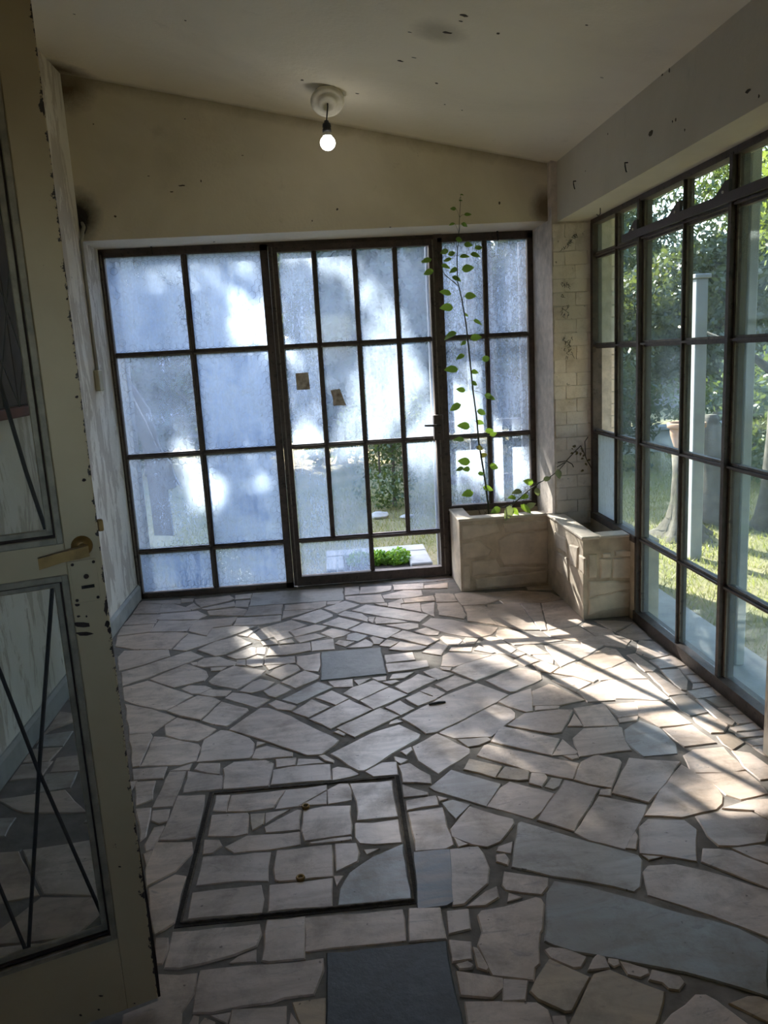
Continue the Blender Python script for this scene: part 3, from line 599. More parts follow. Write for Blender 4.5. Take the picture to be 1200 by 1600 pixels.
'U3': '''s:-60,395 178,375 205,725 160,750 0,770 -30,770|180,375 370,355 400,400 445,500 430,600 330,690 280,735 207,748|b:130,60 200,40 315,75 225,165|190,240 320,88 600,170 610,200 520,320 430,355 330,335 200,285|210,295 300,340 240,355|500,380 510,350 600,320 590,395
500,410 550,405 575,440 570,475 500,455|g:600,490 645,195 660,188 1114,325 1440,410 1464,440 1450,625 1415,650 1160,595 850,545|540,610 550,520 840,562 835,620 795,670 560,640|305,750 430,650 495,620 505,690 470,715 420,745|575,720 580,670 660,690''',
'U4': '''720,150 880,120 1090,125 1200,180 1180,320 1000,345 870,345 800,280|345,400 340,220 400,170 640,175 720,240 720,450 490,410|370,520 400,480 580,468 800,520 1220,650 1220,965 900,840 650,750 400,675|760,455 770,370 870,370 960,385 1220,485 1220,640 1050,570
365,415 480,425 400,440|960,365 1140,345 1220,360 1220,470 1100,430|250,365 310,250 325,290 310,370''',
'U5': '''335,520 390,285 960,235 970,300 940,375 800,430 600,490 430,525|770,485 830,440 940,400 935,475|275,320 350,320 350,400 310,490 280,490|295,565 540,560 520,690 440,820 440,980 50,980 60,830 290,740
p:525,820 575,540 1029,502 1384,465 1388,540 1330,700 1130,722 1050,750 850,775 650,815|760,960 790,800 1140,785 1135,980|645,845 765,825 745,885|570,900 600,860 660,890 650,950|490,920 530,840 550,850 545,925''',
'U6': '''p:245,410 240,190 330,180 890,130 900,190 915,335 600,370|945,130 1140,125 1185,330 945,345|-40,470 -8,205 235,185 235,460 0,480|y:160,750 375,725 385,960 250,960|140,930 150,830 195,910''',
'U7': '''375,170 400,140 560,115 760,50 790,60 808,90 795,270 780,290 780,490 745,520 745,605 470,570 440,500 375,370 405,280|165,145 300,130 320,260 180,290|180,340 320,350 325,465 205,480|340,385 360,390 440,520 430,540 370,520|230,505 300,480 335,505 325,525 250,525
230,545 530,590 535,660 470,720 260,705|548,600 705,615 685,735 545,740|290,750 500,745 760,755 830,800 900,980 320,980|y:730,680 770,590 850,465 1115,585 1000,810 960,815 780,730|820,400 860,385 970,395 1095,450 1060,510 1010,515 860,455|880,850 950,845 980,960 890,960''',
'U8': '''b:-290,340 -270,20 -225,-55 0,-15 280,60 400,95 480,125 800,205 1000,265 1130,330 1190,370 1200,715 1050,670 650,555 20,430 -100,410 -230,370|-4,540 35,465 60,440 100,450 132,520|w:140,465 190,470 200,500 170,510 140,490|210,480 290,500 385,530 395,555 340,580 260,560
405,600 430,540 600,580 635,620 600,665 540,660 500,620|y:-150,980 0,640 40,570 140,538 500,685 490,750 410,980|430,980 560,830 650,770 720,700 780,700 850,740 1180,980|y:950,760 1070,715 1150,720 1220,760 1220,890 1130,850'''}
HATCH = {
'U1': '''655,200 680,100 765,95 740,205|750,205 780,100 1145,60 1060,180 880,205|625,370 650,230 880,215 890,230 885,350 800,370|y:905,225 1000,220 990,290 920,330|1005,285 1010,215 1165,195|1000,310 1220,195 1240,200 1232,325 1010,345
590,490 600,395 690,395 710,435 650,480|735,445 880,370 1230,342 1238,425 1030,460 800,480|545,700 590,510 1035,480 1020,670 850,665|488,920 520,750 970,700 990,790 975,885''',
'U2': '''45,190 120,62 385,28 385,58 190,170|205,170 385,70 385,155 260,160|400,155 395,60 470,20 530,20 555,60 550,130|w:545,20 825,0 860,240 595,265 590,140|230,200 365,175 545,165 550,360 430,375 240,400 225,330|580,285 700,285 865,262 885,410 700,425 610,415 580,380
45,660 40,590 60,470 420,432 425,640 70,670|450,605 445,425 580,420 605,480 590,540|640,460 735,455 660,490|b:470,835 480,720 540,620 700,510 895,425 950,790|440,640 495,635 455,700|p:0,875 8,700 425,655 422,840|280,412 440,388 550,376 550,394 280,420'''}
TINT = {'': (0.64, 0.52, 0.435), 'w': (0.74, 0.625, 0.54), 'g': (0.45, 0.42, 0.38), 'p': (0.55, 0.44, 0.365), 'y': (0.55, 0.435, 0.31), 'd': (0.28, 0.24, 0.20), 'b': (0.34, 0.35, 0.345), 's': (0.13, 0.15, 0.17)}
def floor_pt(tile, x, y, z=0.0):
    ox, oy = TILES[tile]; p = un(ox + x * K, oy + y * K, 2, z); return (p.x, p.y)
def parse(d):
    for tile, txt in d.items():
        for s in txt.replace('\n', '|').split('|'):
            s = s.strip()
            if not s: continue
            k = ''
            if s[1] == ':': k, s = s[0], s[2:]
            yield k, [floor_pt(tile, *map(float, q.split(','))) for q in s.split()]
def clip_x(poly): return [(min(max(x, XL + 0.02), XR - 0.05), min(y, -0.005)) for x, y in poly]
def put_stone(poly, k, parent, top, bev=0.004, shade=None):
    if area(poly) < 0: poly = poly[::-1]
    poly = clip_x(inset(poly, -0.0045))
    me = slab_mesh('stone', poly, top, 0.02 + top if top > 0 else 0.02, bev, (rng.uniform(-.004, .004), rng.uniform(-.004, .004)))
    me.materials.append(MAT_STONE); o = link('stone', me, parent)
    if parent.type == 'EMPTY': o.location = -origin(parent)
    c = TINT[k]; s = rng.uniform(0.86, 1.08); w = rng.uniform(-0.02, 0.02)
    o.color = (min(1, c[0] * s + w), c[1] * s, max(0.02, c[2] * s - w), 1); return o
traced = []; SPEC = []
for k, poly in parse(ST):
    poly = clip_x(poly)
    if abs(area(poly)) < 1e-5: continue
    traced.append(poly); SPEC.append((poly, k, rng.uniform(-0.0012, 0.0018)))
# single square tiles let into the paving
gt = [floor_pt('T2', *q) for q in ((352, 510), (750, 478), (790, 655), (345, 700))]
me = slab_mesh('tile', gt, 0.001, 0.02, 0.004); me.materials.append(MAT_GREYTILE); link('tile', me, floor)['label'] = 'speckled grey square tile'
p0, p1 = floor_pt('U6', 382, 425), floor_pt('U6', 1190, 345)
ex = Vector((p1[0] - p0[0], p1[1] - p0[1])); ey = Vector((ex.y, -ex.x)).normalized() * 0.46
dt = [p0, p1, (p1[0] + ey.x, p1[1] + ey.y), (p0[0] + ey.x, p0[1] + ey.y)]
me = slab_mesh('tile', dt, 0.002, 0.02, 0.004); me.materials.append(MAT_SLATE); link('tile', me, floor)['label'] = 'large dark slate tile'
traced += [gt, dt]
hq = [floor_pt('U1', 632, 72), floor_pt('T6', 872, 515), floor_pt('U2', 1012, 815), floor_pt('U5', 393, 252)]
traced.append(hq)
# the rest of the paving, out of sight of the measured part: irregular pieces on a loose grid
def free(p, margin=0.03):
    for poly in traced:
        for dx, dy in ((0, 0), (margin, 0), (-margin, 0), (0, margin), (0, -margin)):
            if inside((p[0] + dx, p[1] + dy), poly): return False
    return True
gx, gy = 0.27, 0.21; r2 = random.Random(5)
def gp(i, j): rr = random.Random(i * 91 + j * 17 + 3); return (-1.38 + i * gx + rr.uniform(-.07, .07) + (0.1 if j % 2 else 0), -6.2 + j * gy + rr.uniform(-.06, .06))
for i in range(-1, 12):
    for j in range(0, 30):
        q = [gp(i, j), gp(i + 1, j), gp(i + 1, j + 1), gp(i, j + 1)]
        q = [(min(max(x, XL + 0.02), XR - 0.05), y) for x, y in inset(q if area(q) > 0 else q[::-1], 0.010)]
        if abs(area(q)) < 0.012: continue
        c = (sum(p[0] for p in q) / 4, sum(p[1] for p in q) / 4)
        if c[1] > -0.42 and c[0] > 0.7: continue
        if c[1] > -1.07 and c[0] > 1.26: continue
        pts = q + [c] + [((q[a][0] + q[(a + 1) % 4][0]) / 2, (q[a][1] + q[(a + 1) % 4][1]) / 2) for a in range(4)]
        if max(p[1] for p in q) < -5.4: continue
        if all(free(p, 0.012) for p in pts): SPEC.append((q, r2.choice(['', '', 'p', 'g', 'w']), r2.uniform(-.001, .001))); traced.append(q)
for i in range(0, 7):
    for j in range(0, 24):
        w_ = 0.125; x = -1.38 + i * w_; y = -3.6 + j * w_ + (0.03 if i % 2 else 0)
        q = inset([(x + r2.uniform(-.015, .015), y + r2.uniform(-.015, .015)), (x + w_ + r2.uniform(-.015, .015), y), (x + w_, y + w_ + r2.uniform(-.015, .015)), (x, y + w_)], 0.006)
        c = (x + w_ / 2, y + w_ / 2); pts = q + [c] + [((q[a][0] + q[(a + 1) % 4][0]) / 2, (q[a][1] + q[(a + 1) % 4][1]) / 2) for a in range(4)]
        if x > -0.72 or y > -0.9: continue
        if all(free(p, 0.004) for p in pts): SPEC.append((q, r2.choice(['', 'p', 'g']), r2.uniform(-.001, .001))); traced.append(q)
# the 290 pieces that show largest are stones of their own; the small chips and the unseen rest form one part
def shown(poly):
    px = []
    for x, y in poly:
        d = Vector((x, y, 0)) - CAM; f = max(0.05, d.dot(fwd)); px.append((min(max(600 + F_PX * d.dot(right) / f, 0), 1200), min(max(800 - F_PX * d.dot(up) / f, 0), 1600)))
    c = (sum(p[0] for p in px) / len(px), sum(p[1] for p in px) / len(px))
    return abs(area(px)) * (0.3 if c[0] < 0.145 * c[1] - 20 else 1.0)
SPEC.sort(key=lambda s: -shown(s[0]))
for poly, k, top in SPEC[:290]: put_stone(poly, k, floor, top)
rest = MB()
for poly, k, top in SPEC[290:]:
    if area(poly) < 0: poly = poly[::-1]
    me = slab_mesh('chip', clip_x(inset(poly, -0.0045)), top, 0.02); rest.add([v.co[:] for v in me.vertices], [tuple(p.vertices) for p in me.polygons]); bpy.data.meshes.remove(me)
ro = rest.build('small_stones', MAT_STONE, floor); ro.color = (*TINT[''], 1); ro['kind'] = 'stuff'

# inspection hatch: a lid of its own with a rusty angle-iron rim
hc = (sum(p[0] for p in hq) / 4, sum(p[1] for p in hq) / 4)
hatch = empty('hatch_cover', (hc[0], hc[1], 0)); tag(hatch, 'square inspection hatch lid paved with marble pieces in a rusty iron rim', 'hatch')
if area(hq) < 0: hq = hq[::-1]
hin = inset(hq, 0.020); hin2 = inset(hq, 0.034)
m = MB()
for i in range(4):
    j = (i + 1) % 4; a, b, c, d = hq[i], hq[j], hin[j], hin[i]
    m.add([(*a, -0.02), (*b, -0.02), (*c, -0.02), (*d, -0.02), (*a, -0.002), (*b, -0.002), (*c, -0.002), (*d, -0.002)], [(4, 5, 6, 7), (0, 1, 5, 4), (2, 3, 7, 6)])
m.build('joint_dirt', MAT_DIRT, hatch)
m = MB()
for i in range(4):
    j = (i + 1) % 4; a, b, c, d = hin[i], hin[j], hin2[j], hin2[i]
    e = inset(hq, 0.026); a2, b2 = e[i], e[j]
    m.add([(*a, -0.01), (*b, -0.01), (*a, 0.003), (*b, 0.003), (*a2, 0.003), (*b2, 0.003), (*a2, -0.004), (*b2, -0.004)], [(0, 1, 3, 2), (2, 3, 5, 4), (4, 5, 7, 6)])
m.build('rim', simple('rusty_rim', (0.20, 0.16, 0.12), 0.9, 0.7, 40, 0.6), hatch)
m = MB().prism(hin, -0.02, -0.0025, 2); m.build('slab', MAT_MORTAR, hatch)
for k, poly in parse(HATCH): put_stone(poly, k, hatch, rng.uniform(0.0, 0.0015))
for q in ((247, 178), (213, 657)):
    c = floor_pt('U2', *q)
    n = 14; mm = MB()
    prof = [(0.013, -0.004), (0.014, 0.004), (0.012, 0.007), (0.008, 0.006), (0.007, 0.0)]
    mm.lathe(prof, (c[0], c[1], 0.002), 14).build('lifting_eye', MAT_BRASS, hatch, True)
# dropped bits on the floor
for (u, v, L, a) in ((683, 1099, 0.075, 0.15),):
    p = un(u, v, 2, 0.004); d = Vector((math.cos(a), math.sin(a), 0)) * L / 2
    o = MB().tube([p - d, p + d * 0.2 + Vector((0, 0, .002)), p + d], [0.006, 0.007, 0.005], 5).build('stick', MAT_IRON); tag(o, 'short dark stick lying on the pale paving', 'stick')

# ---------------------------------------------------------------- corner planter
planter = empty('corner_planter', (1.1, -0.5, 0)); tag(planter, 'L-shaped stone-faced planter trough in the corner below the pier', 'planter')
PT = 0.455
pm = MB().box(0.70, 1.297, -0.412, -0.33, 0, PT).box(0.70, 0.78, -0.33, -0.047, 0, PT)
pm.box(1.262, 1.297, -1.10, -0.412, 0, PT).box(1.297, 1.345, -1.10, -0.466, 0, PT).box(1.345, 1.523, -1.10, -1.01, 0, PT)
pm.build('trough_wall', MAT_PLANTER, planter)
MB().cbox(0.694, 1.262, -0.420, -0.325, PT, PT + 0.016, 0.004).build('rim', MAT_RIM, planter)
MB().cbox(0.694, 0.79, -0.324, -0.050, PT, PT + 0.015, 0.004).build('rim', MAT_RIM, planter)
MB().cbox(1.254, 1.355, -1.108, -0.466, PT, PT + 0.017, 0.004).build('rim', MAT_RIM, planter); MB().cbox(1.254, 1.297, -0.4655, -0.4205, PT, PT + 0.0165, 0.003).build('rim', MAT_RIM, planter)
MB().cbox(1.356, 1.522, -1.108, -1.00, PT, PT + 0.016, 0.004).build('rim', MAT_RIM, planter)
MB().box(0.78, 1.297, -0.33, -0.047, 0.02, 0.40).build('soil', MAT_SOIL, planter)
MB().box(1.345, 1.523, -1.01, -0.466, 0.02, 0.33).build('soil', MAT_SOIL, planter)
def face_stone(pts, plane):
    """stone piece let into a trough face, standing a few millimetres proud"""
    ax, val, out = plane; q = []
    for x, y in pts:
        p = un(660 + x * 0.3, 740 + y * 0.3, ax, val); q.append((p.x, p.z) if ax == 1 else (p.y, p.z))
    q = [(a, min(max(b, 0.004), PT - 0.004)) for a, b in q]
    if area(q) < 0: q = q[::-1]
    q = rough_outline(q, 0.04, 0.004); i2 = inset(q, 0.008); n = len(q)
    def P(p, d): return (p[0], val - out * d, p[1]) if ax == 1 else (val - out * d, p[0], p[1])
    v = [P(p, -0.003) for p in q] + [P(p, 0.003) for p in q] + [P(p, 0.008) for p in i2]
    f = [tuple(range(2 * n, 3 * n))] + [(i, (i + 1) % n, n + (i + 1) % n, n + i) for i in range(n)] + [(n + i, n + (i + 1) % n, 2 * n + (i + 1) % n, 2 * n + i) for i in range(n)]
    MB().add(v, f).build('stone', MAT_PSTONE, planter)
for s in ('395,345 430,320 658,292 650,468 420,478 397,420', '205,365 300,350 362,395 348,425 205,448', '205,272 388,262 405,300 330,320 205,345', '420,258 655,240 652,283 432,308',
          '275,548 470,527 650,505 645,566 282,600', '258,458 380,440 405,488 640,484 636,496 400,518 260,535', '212,480 248,476 248,600 214,602'):
    face_stone([tuple(map(float, q.split(','))) for q in s.split()], (1, -0.412, 1))
for s in ('862,418 910,416 905,540 864,543', '920,442 985,442 978,540 925,548', '992,442 1098,432 1090,543 988,545', '932,415 980,411 980,436 936,438', '1000,402 1100,396 1100,428 1002,431', '864,560 1080,560 1083,600 864,640', '864,652 1000,612 1083,620 1078,698 950,712 864,736'):
    face_stone([tuple(map(float, q.split(','))) for q in s.split()], (1, -1.10, 1))
for s in ('770,370 815,382 810,495 775,478', '820,420 848,440 848,530 820,500', '692,300 752,342 760,422 702,380', '700,400 760,440 765,560 705,500'):
    face_stone([tuple(map(float, q.split(','))) for q in s.split()], (0, 1.262, 1))
# dry leaves lying in the side trough
MAT_DRYLEAF = simple('dry_leaf', (0.22, 0.17, 0.12), 0.9, 0.4, 20, 0.1)
for i in range(9):
    x, y = rng.uniform(1.37, 1.50), rng.uniform(-0.97, -0.62); a = rng.uniform(0, 6.28); L = rng.uniform(0.045, 0.08); zb = 0.334 + 0.006 * i
    d = Vector((math.cos(a), math.sin(a), rng.uniform(-.1, .3))) * L; w = Vector((-math.sin(a), math.cos(a), 0.1)) * L * 0.3; c = Vector((x, y, zb))
    pts = [c - d * 0.5, c + w + Vector((0, 0, .012)), c + d * 0.5, c - w + Vector((0, 0, .01))]; pts += [p - Vector((0, 0, 0.0015)) for p in pts]
    o = MB().add(pts, [(0, 1, 2, 3), (7, 6, 5, 4), (0, 4, 5, 1), (1, 5, 6, 2), (2, 6, 7, 3), (3, 7, 4, 0)]).build('dry_leaf', MAT_DRYLEAF)
    tag(o, 'curled dry leaf lying in the side trough of the planter', 'leaf', 'dry leaves in the planter')

# ---------------------------------------------------------------- weeds growing in the planter
def leaf_mesh(name, mat, curl):
    v = []; f = []; n = 6
    for i in range(n + 1):
        t = i / n; w = 0.34 * math.sin(math.pi * t ** 0.8) ** 0.8 * (1 - 0.15 * t); zc = -curl * (t - 0.3) ** 2
        v += [(t, -w, zc - 0.05 * w + 0.10 * w), (t, 0, zc - 0.03), (t, w, zc + 0.10 * w)]
    for i in range(n):
        a = i * 3; f += [(a, a + 3, a + 4, a + 1), (a + 1, a + 4, a + 5, a + 2)]
    me = bpy.data.meshes.new(name); me.from_pydata(v, [], f); me.update(); me.materials.append(mat); me.polygons.foreach_set('use_smooth', [True] * len(me.polygons)); return me
LEAVES = {k: [leaf_mesh('leaf', m, c) for c in (0.1, 0.35, 0.6)] for k, m in (('g', MAT_LEAF), ('y', MAT_LEAF_Y), ('p', MAT_LEAF_G), ('b', MAT_LEAF_B))}
def put_leaf(parent, pos, direction, size, kind, r):
    d = Vector(direction).normalized(); upv = Vector((r.uniform(-.5, .5), -0.75, r.uniform(0.1, 0.9)))
    yv = upv.cross(d).normalized(); zv = d.cross(yv); M = Matrix((d, yv, zv)).transposed().to_4x4()
    o = link('leaf', LEAVES[kind][r.randrange(3)], parent); o.matrix_local = Matrix.Translation(Vector(pos) - origin(parent)) @ M @ Matrix.Scale(size, 4); return o
def plant_y(v): # depth of the leaning stem by height
    return -0.20 - 0.25 * (800 - v) / 495.0
weed = empty('tall_weed', un(765, 800, 1, -0.20)); weed.location.z = 0.395; tag(weed, 'tall thin weed with round green leaves climbing past the window head', 'plant')
spx = [(764, 806), (763, 790), (757, 745), (748, 690), (745, 655), (739, 610), (733, 550), (728, 505), (722, 470), (715, 440), (714, 400), (717, 365), (718, 340), (720, 308)]
sp = [un(u, v, 1, plant_y(v)) for u, v in spx]; sp[0].z = 0.39
MB().tube(sp, [0.0065, 0.0062, 0.006, 0.0055, 0.005, 0.0048, 0.0045, 0.004, 0.0036, 0.0032, 0.0026, 0.002, 0.0016, 0.001], 6).build('stem', MAT_STEM, weed, True)
MB().tube([un(715, 446, 1, plant_y(446)), un(696, 430, 1, plant_y(440)), un(686, 413, 1, plant_y(430)), un(680, 395, 1, plant_y(420))], [0.003, 0.0025, 0.002, 0.0012], 5).build('side_stem', MAT_STEM, weed)
rl = random.Random(3)
LP = [(666, 407, 15, 1, 'g'), (669, 425, 15, 1, 'g'), (694, 393, 12, 1, 'g'), (699, 406, 12, 1, 'g'), (697, 416, 13, 0, 'g'), (708, 422, 13, 1, 'g'), (706, 396, 11, 0, 'g'), (726, 400, 14, 0, 'g'), (743, 398, 14, 0, 'g'), (748, 387, 12, 0, 'g'),
      (732, 382, 12, 0, 'g'), (718, 374, 11, 0, 'g'), (731, 419, 17, 0, 'g'), (714, 435, 14, 0, 'g'), (696, 457, 17, 1, 'g'), (735, 462, 16, 0, 'g'), (698, 480, 19, 1, 'g'), (729, 492, 9, 0, 'g'), (747, 503, 14, 0, 'g'), (703, 523, 19, 1, 'g'),
      (744, 527, 16, 0, 'g'), (724, 536, 9, 1, 'g'), (719, 557, 13, 1, 'g'), (705, 577, 20, 1, 'g'), (742, 581, 11, 0, 'y'), (760, 560, 14, 0, 'g'), (742, 599, 11, 0, 'g'), (720, 609, 13, 1, 'y'), (764, 619, 14, 0, 'g'), (770, 622, 11, 0, 'g'),
      (711, 636, 18, 1, 'g'), (753, 644, 15, 0, 'g'), (750, 660, 12, 0, 'g'), (725, 665, 18, 1, 'y'), (765, 673, 13, 0, 'y'), (771, 678, 12, 0, 'y'), (717, 686, 16, 1, 'g'), (750, 700, 11, 0, 'b'), (756, 711, 11, 0, 'b'), (725, 721, 18, 1, 'y'),
      (718, 733, 12, 1, 'g'), (729, 733, 12, 1, 'g'), (752, 740, 10, 0, 'y'), (772, 729, 15, 0, 'y'), (731, 771, 18, 1, 'y'), (763, 763, 16, 0, 'y'), (708, 326, 8, 1, 'g'), (731, 335, 10, 0, 'g'), (706, 350, 8, 1, 'g'), (726, 351, 9, 0, 'g'), (722, 304, 5, 0, 'g'), (720, 313, 5, 0, 'g')]
for u, v, L, lft, kind in LP:
    y = plant_y(v) + rl.uniform(-0.03, 0.03); c = un(u, v, 1, y); s = L / 1236.0 * (c.y - CAM.y) * 1.15
    d = Vector((-1 if lft else 1, rl.uniform(-.4, .4), rl.uniform(-.5, .3)))
    lo = put_leaf(weed, c - d.normalized() * s * 0.5, d, s, kind, rl)
    b = c - d.normalized() * s * 0.5
    q = min(sp, key=lambda w: (w - b).length + (0.05 if w.z > b.z else 0))
    MB().tube([q, (q + b) / 2 + Vector((0, 0, .006)), b], [0.0012, 0.001, 0.0008], 4).build('leaf_stalk', MAT_STEM, weed)
w2p = empty('leaning_weed', un(786, 802, 1, -0.22)); w2p.location.z = 0.395; tag(w2p, 'short weed with pale and lime leaves leaning out over the planter rim', 'plant')
s2 = [un(783, 806, 1, -0.22), un(800, 789, 1, -0.26), un(825, 767, 1, -0.33), un(843, 754, 1, -0.40), un(857, 747, 1, -0.48), un(873, 735, 1, -0.50), un(886, 720, 1, -0.505)]
s2[0].z = 0.39
MB().tube(s2, [0.005, 0.0045, 0.004, 0.0035, 0.003, 0.0025, 0.002], 6).build('stem', MAT_STEM, w2p, True)
for u, v, L, dx, dz, kind, y in ((800, 777, 13, -1, .1, 'y', -.30), (820, 776, 13, -1, -.2, 'y', -.35), (808, 768, 16, -1, 0, 'p', -.33), (826, 753, 16, -1, .3, 'y', -.36), (840, 769, 14, .3, -1, 'p', -.42), (855, 748, 12, 1, .3, 'p', -.49), (873, 741, 15, .2, -1, 'p', -.52), (795, 802, 24, -.3, -1, 'p', -.44), (822, 795, 20, .6, -.5, 'y', -.43), (805, 799, 14, .3, -.3, 'y', -.43), (775, 797, 16, -.6, -.2, 'g', -.28), (829, 790, 17, .8, .4, 'p', -.40)):
    c = un(u, v, 1, y); s = L / 1236.0 * (c.y - CAM.y) * 1.1; d = Vector((dx, -0.2, dz)).normalized()
    put_leaf(w2p, c - d * s * 0.5, d, s, kind, rl); b = c - d * s * 0.5; q = min(s2, key=lambda w: (w - b).length)
    MB().tube([q, (q + b) / 2 + Vector((0, 0, .006)), b], [0.0014, 0.0012, 0.001], 4).build('leaf_stalk', MAT_STEM, w2p)
tw = empty('dry_stubble', (0.90, -0.20, 0.395)); tag(tw, 'tuft of dry twigs at the foot of the tall weed', 'twigs')
for i in range(12):
    a = rl.uniform(0, 6.28); b = Vector((0.90 + rl.uniform(-.06, .06), -0.22 + rl.uniform(-.05, .05), 0.395)); e = b + Vector((math.cos(a) * .05, math.sin(a) * .03, rl.uniform(.04, .11)))
    MB().tube([b, (b + e) / 2 + Vector((rl.uniform(-.01, .01), 0, .01)), e], [0.002, 0.0016, 0.0008], 4).build('twig', MAT_DRY, tw)
# dried creeper on the pier
cr = empty('dried_creeper', (1.42, -0.475, 0.9)); tag(cr, 'dried creeper stems clinging to the whitewashed brick pier', 'creeper')
def pier_pt(x, y, d=0.477): return un(650 + x / 4.0, (290 if y < 2000 else -1710) + (y if y < 2000 else y) / 4.0, 1, -d)
def pp2(x, y, d=0.480): return un(650 + x / 4.0, 590 + y / 4.0, 1, -d)
for path in (((886, 530), (940, 520), (985, 470), (1030, 425)), ((1030, 425), (1050, 470), (1070, 520), (1100, 570)), ((940, 520), (975, 540), (985, 560)), ((880, 560), (930, 530)), ((1060, 500), (1055, 400), (1075, 370))):
    MB().tube([pp2(*q) for q in path], 0.003, 5).build('dry_stem', MAT_DRY, cr)
rs = random.Random(9)
for (cx, cyy, hx, hy, n) in ((960, 350, 55, 55, 16), (935, 640, 28, 40, 10), (935, 780, 28, 40, 10), (950, 1010, 35, 80, 18)):
    for i in range(n):
        x = cx + rs.uniform(-hx, hx) * 0.8; y = cyy + rs.uniform(-hy, hy)
        if cx == 960: x = 960 + (350 - y) * 0.8 + rs.uniform(-14, 14)
        q = [pier_pt(x, y), pier_pt(x + rs.uniform(-12, 12), y + rs.uniform(6, 16)), pier_pt(x + rs.uniform(-18, 18), y + rs.uniform(16, 26))]
        MB().tube(q, [0.0022, 0.0018, 0.001], 4).build('root_trace', MAT_IRON, cr)
for i in range(14):
    x = rs.uniform(960, 1075); y = rs.uniform(400, 470) if x < 1040 else rs.uniform(440, 580)
    p = pp2(x, y, 0.484); put_leaf(cr, p, (rs.uniform(-1, 1), -0.2, rs.uniform(-1, .3)), 0.022, 'b', rs)

# ---------------------------------------------------------------- bare bulb
lx, ly = 0.028, -0.95; lz = ceil_z(lx); bc = un(512, 222, 1, ly); zb = bc.z; rcn = Vector((lx, ly, lz - 0.056))
lamp = empty('pendant_bulb', (lx, ly, lz)); tag(lamp, 'bare lit bulb hanging on a short black cord from a loose plaster rose', 'lamp')
MAT_ROSE = simple('rose_plaster', (0.70, 0.65, 0.53), 0.9, 0.25, 18, 0.3)
ta = math.radians(50); ax = Vector((0, -math.cos(ta), -math.sin(ta))); au = Vector((0, -math.sin(ta), math.cos(ta))); rm = MB(); nn = 30   # the rose has come loose and tips towards the door side
prof = [(0.0, -0.012), (0.078, -0.012), (0.084, 0.0), (0.080, 0.010), (0.066, 0.016), (0.050, 0.012), (0.047, 0.022), (0.030, 0.026), (0.020, 0.018), (0.0, 0.016)]
for r_, h_ in prof:
    for j in range(nn):
        t_ = 2 * math.pi * j / nn; p = rcn + ax * h_ + Vector((1, 0, 0)) * (r_ * math.cos(t_)) + au * (r_ * math.sin(t_)); rm.v.append(p[:])
for i in range(len(prof) - 1):
    for j in range(nn): rm.f.append((i * nn + j, i * nn + (j + 1) % nn, (i + 1) * nn + (j + 1) % nn, (i + 1) * nn + j))
rm.build('rose', MAT_ROSE, lamp, True)
def on_ceiling(u, v):
    r = ray(u, v); a = 2.535 + 0.2066 * 1.335; t = (a - 0.2066 * CAM.x - CAM.z) / (r.z + 0.2066 * r.x); return CAM + r * t
hp = [on_ceiling(u, v) for u, v in ((493, 139), (505, 133), (522, 135), (533, 144), (522, 141), (507, 139))]
MB().add([p[:] for p in hp] + [(p.x, p.y, p.z - 0.004) for p in hp], [tuple(range(6, 12)), tuple(range(5, -1, -1))] + [(i, (i + 1) % 6, 6 + (i + 1) % 6, 6 + i) for i in range(6)]).build('broken_gap', MAT_DIRT, lamp)
MB().tube([rcn + ax * 0.014, (lx - 0.001, ly - 0.012, rcn.z - 0.03), (bc.x, ly, zb + 0.094)], 0.0035, 8).build('cord', MAT_BLACK, lamp)
lx = bc.x + 0.002
sock = MB().lathe([(0.0, 0.100), (0.010, 0.100), (0.013, 0.090), (0.020, 0.085), (0.022, 0.070), (0.019, 0.066), (0.022, 0.060), (0.022, 0.045), (0.0, 0.045)], (lx - 0.002, ly, zb), 18); sock = sock.build('socket', MAT_BLACK, lamp, True)
bl = MB().lathe([(0.0, 0.046), (0.0205, 0.046), (0.022, 0.028)], (lx - 0.002, ly, zb), 20).build('bulb_base', MAT_WHITEPL, sock, True)
t = NT('lit_bulb'); em = t.n('ShaderNodeEmission'); em.inputs[0].default_value = (1.0, 0.97, 0.90, 1); em.inputs[1].default_value = 3.5; t.l(em.outputs[0], t.out.inputs[0]); MAT_BULB = t.m
prof = [(0.038 * math.sin(a), 0.038 * math.cos(a) * (0.95) - 0.004) for a in [math.pi * (0.18 + 0.82 * i / 12) for i in range(13)]]
MB().lathe([(0.022, 0.0285)] + prof, (lx - 0.002, ly, zb), 24).build('bulb', MAT_BULB, sock, True)

# ---------------------------------------------------------------- open cream door in the foreground
DE = Vector((-0.591, -3.524, 0.02)); DD = Vector((-0.941, -0.338, 0)).normalized(); DN = Vector((0.338, -0.941, 0)).normalized()
d2 = empty('door_2', DE, math.atan2(DD.y, DD.x)); tag(d2, 'open cream metal door with chipped paint and two glazed panels in the foreground', 'door', kind='structure')
def on_door(u, v, off=0.0):
    r = ray(u, v); t = (DE + DN * off - CAM).dot(DN) / r.dot(DN); p = CAM + r * t - DE; return (p.dot(DD), p.z)
W, H = 0.84, 2.22; SX = 0.083; LZ0, LZ1, UZ0, UZ1 = 0.195, 1.064, 1.134, 2.10; T = 0.036
def part(name, mat, parent, *boxes, c=0.002):
    m = MB()
    for b in boxes: m.cbox(*b, c)
    return m.build(name, mat, parent, local=True)
leaf = part('stile', MAT_CREAM, d2, (0, SX - 0.012, -T, 0, 0, H)); part('stile', MAT_CREAM, d2, (W - SX, W, -T, 0, 0, H))
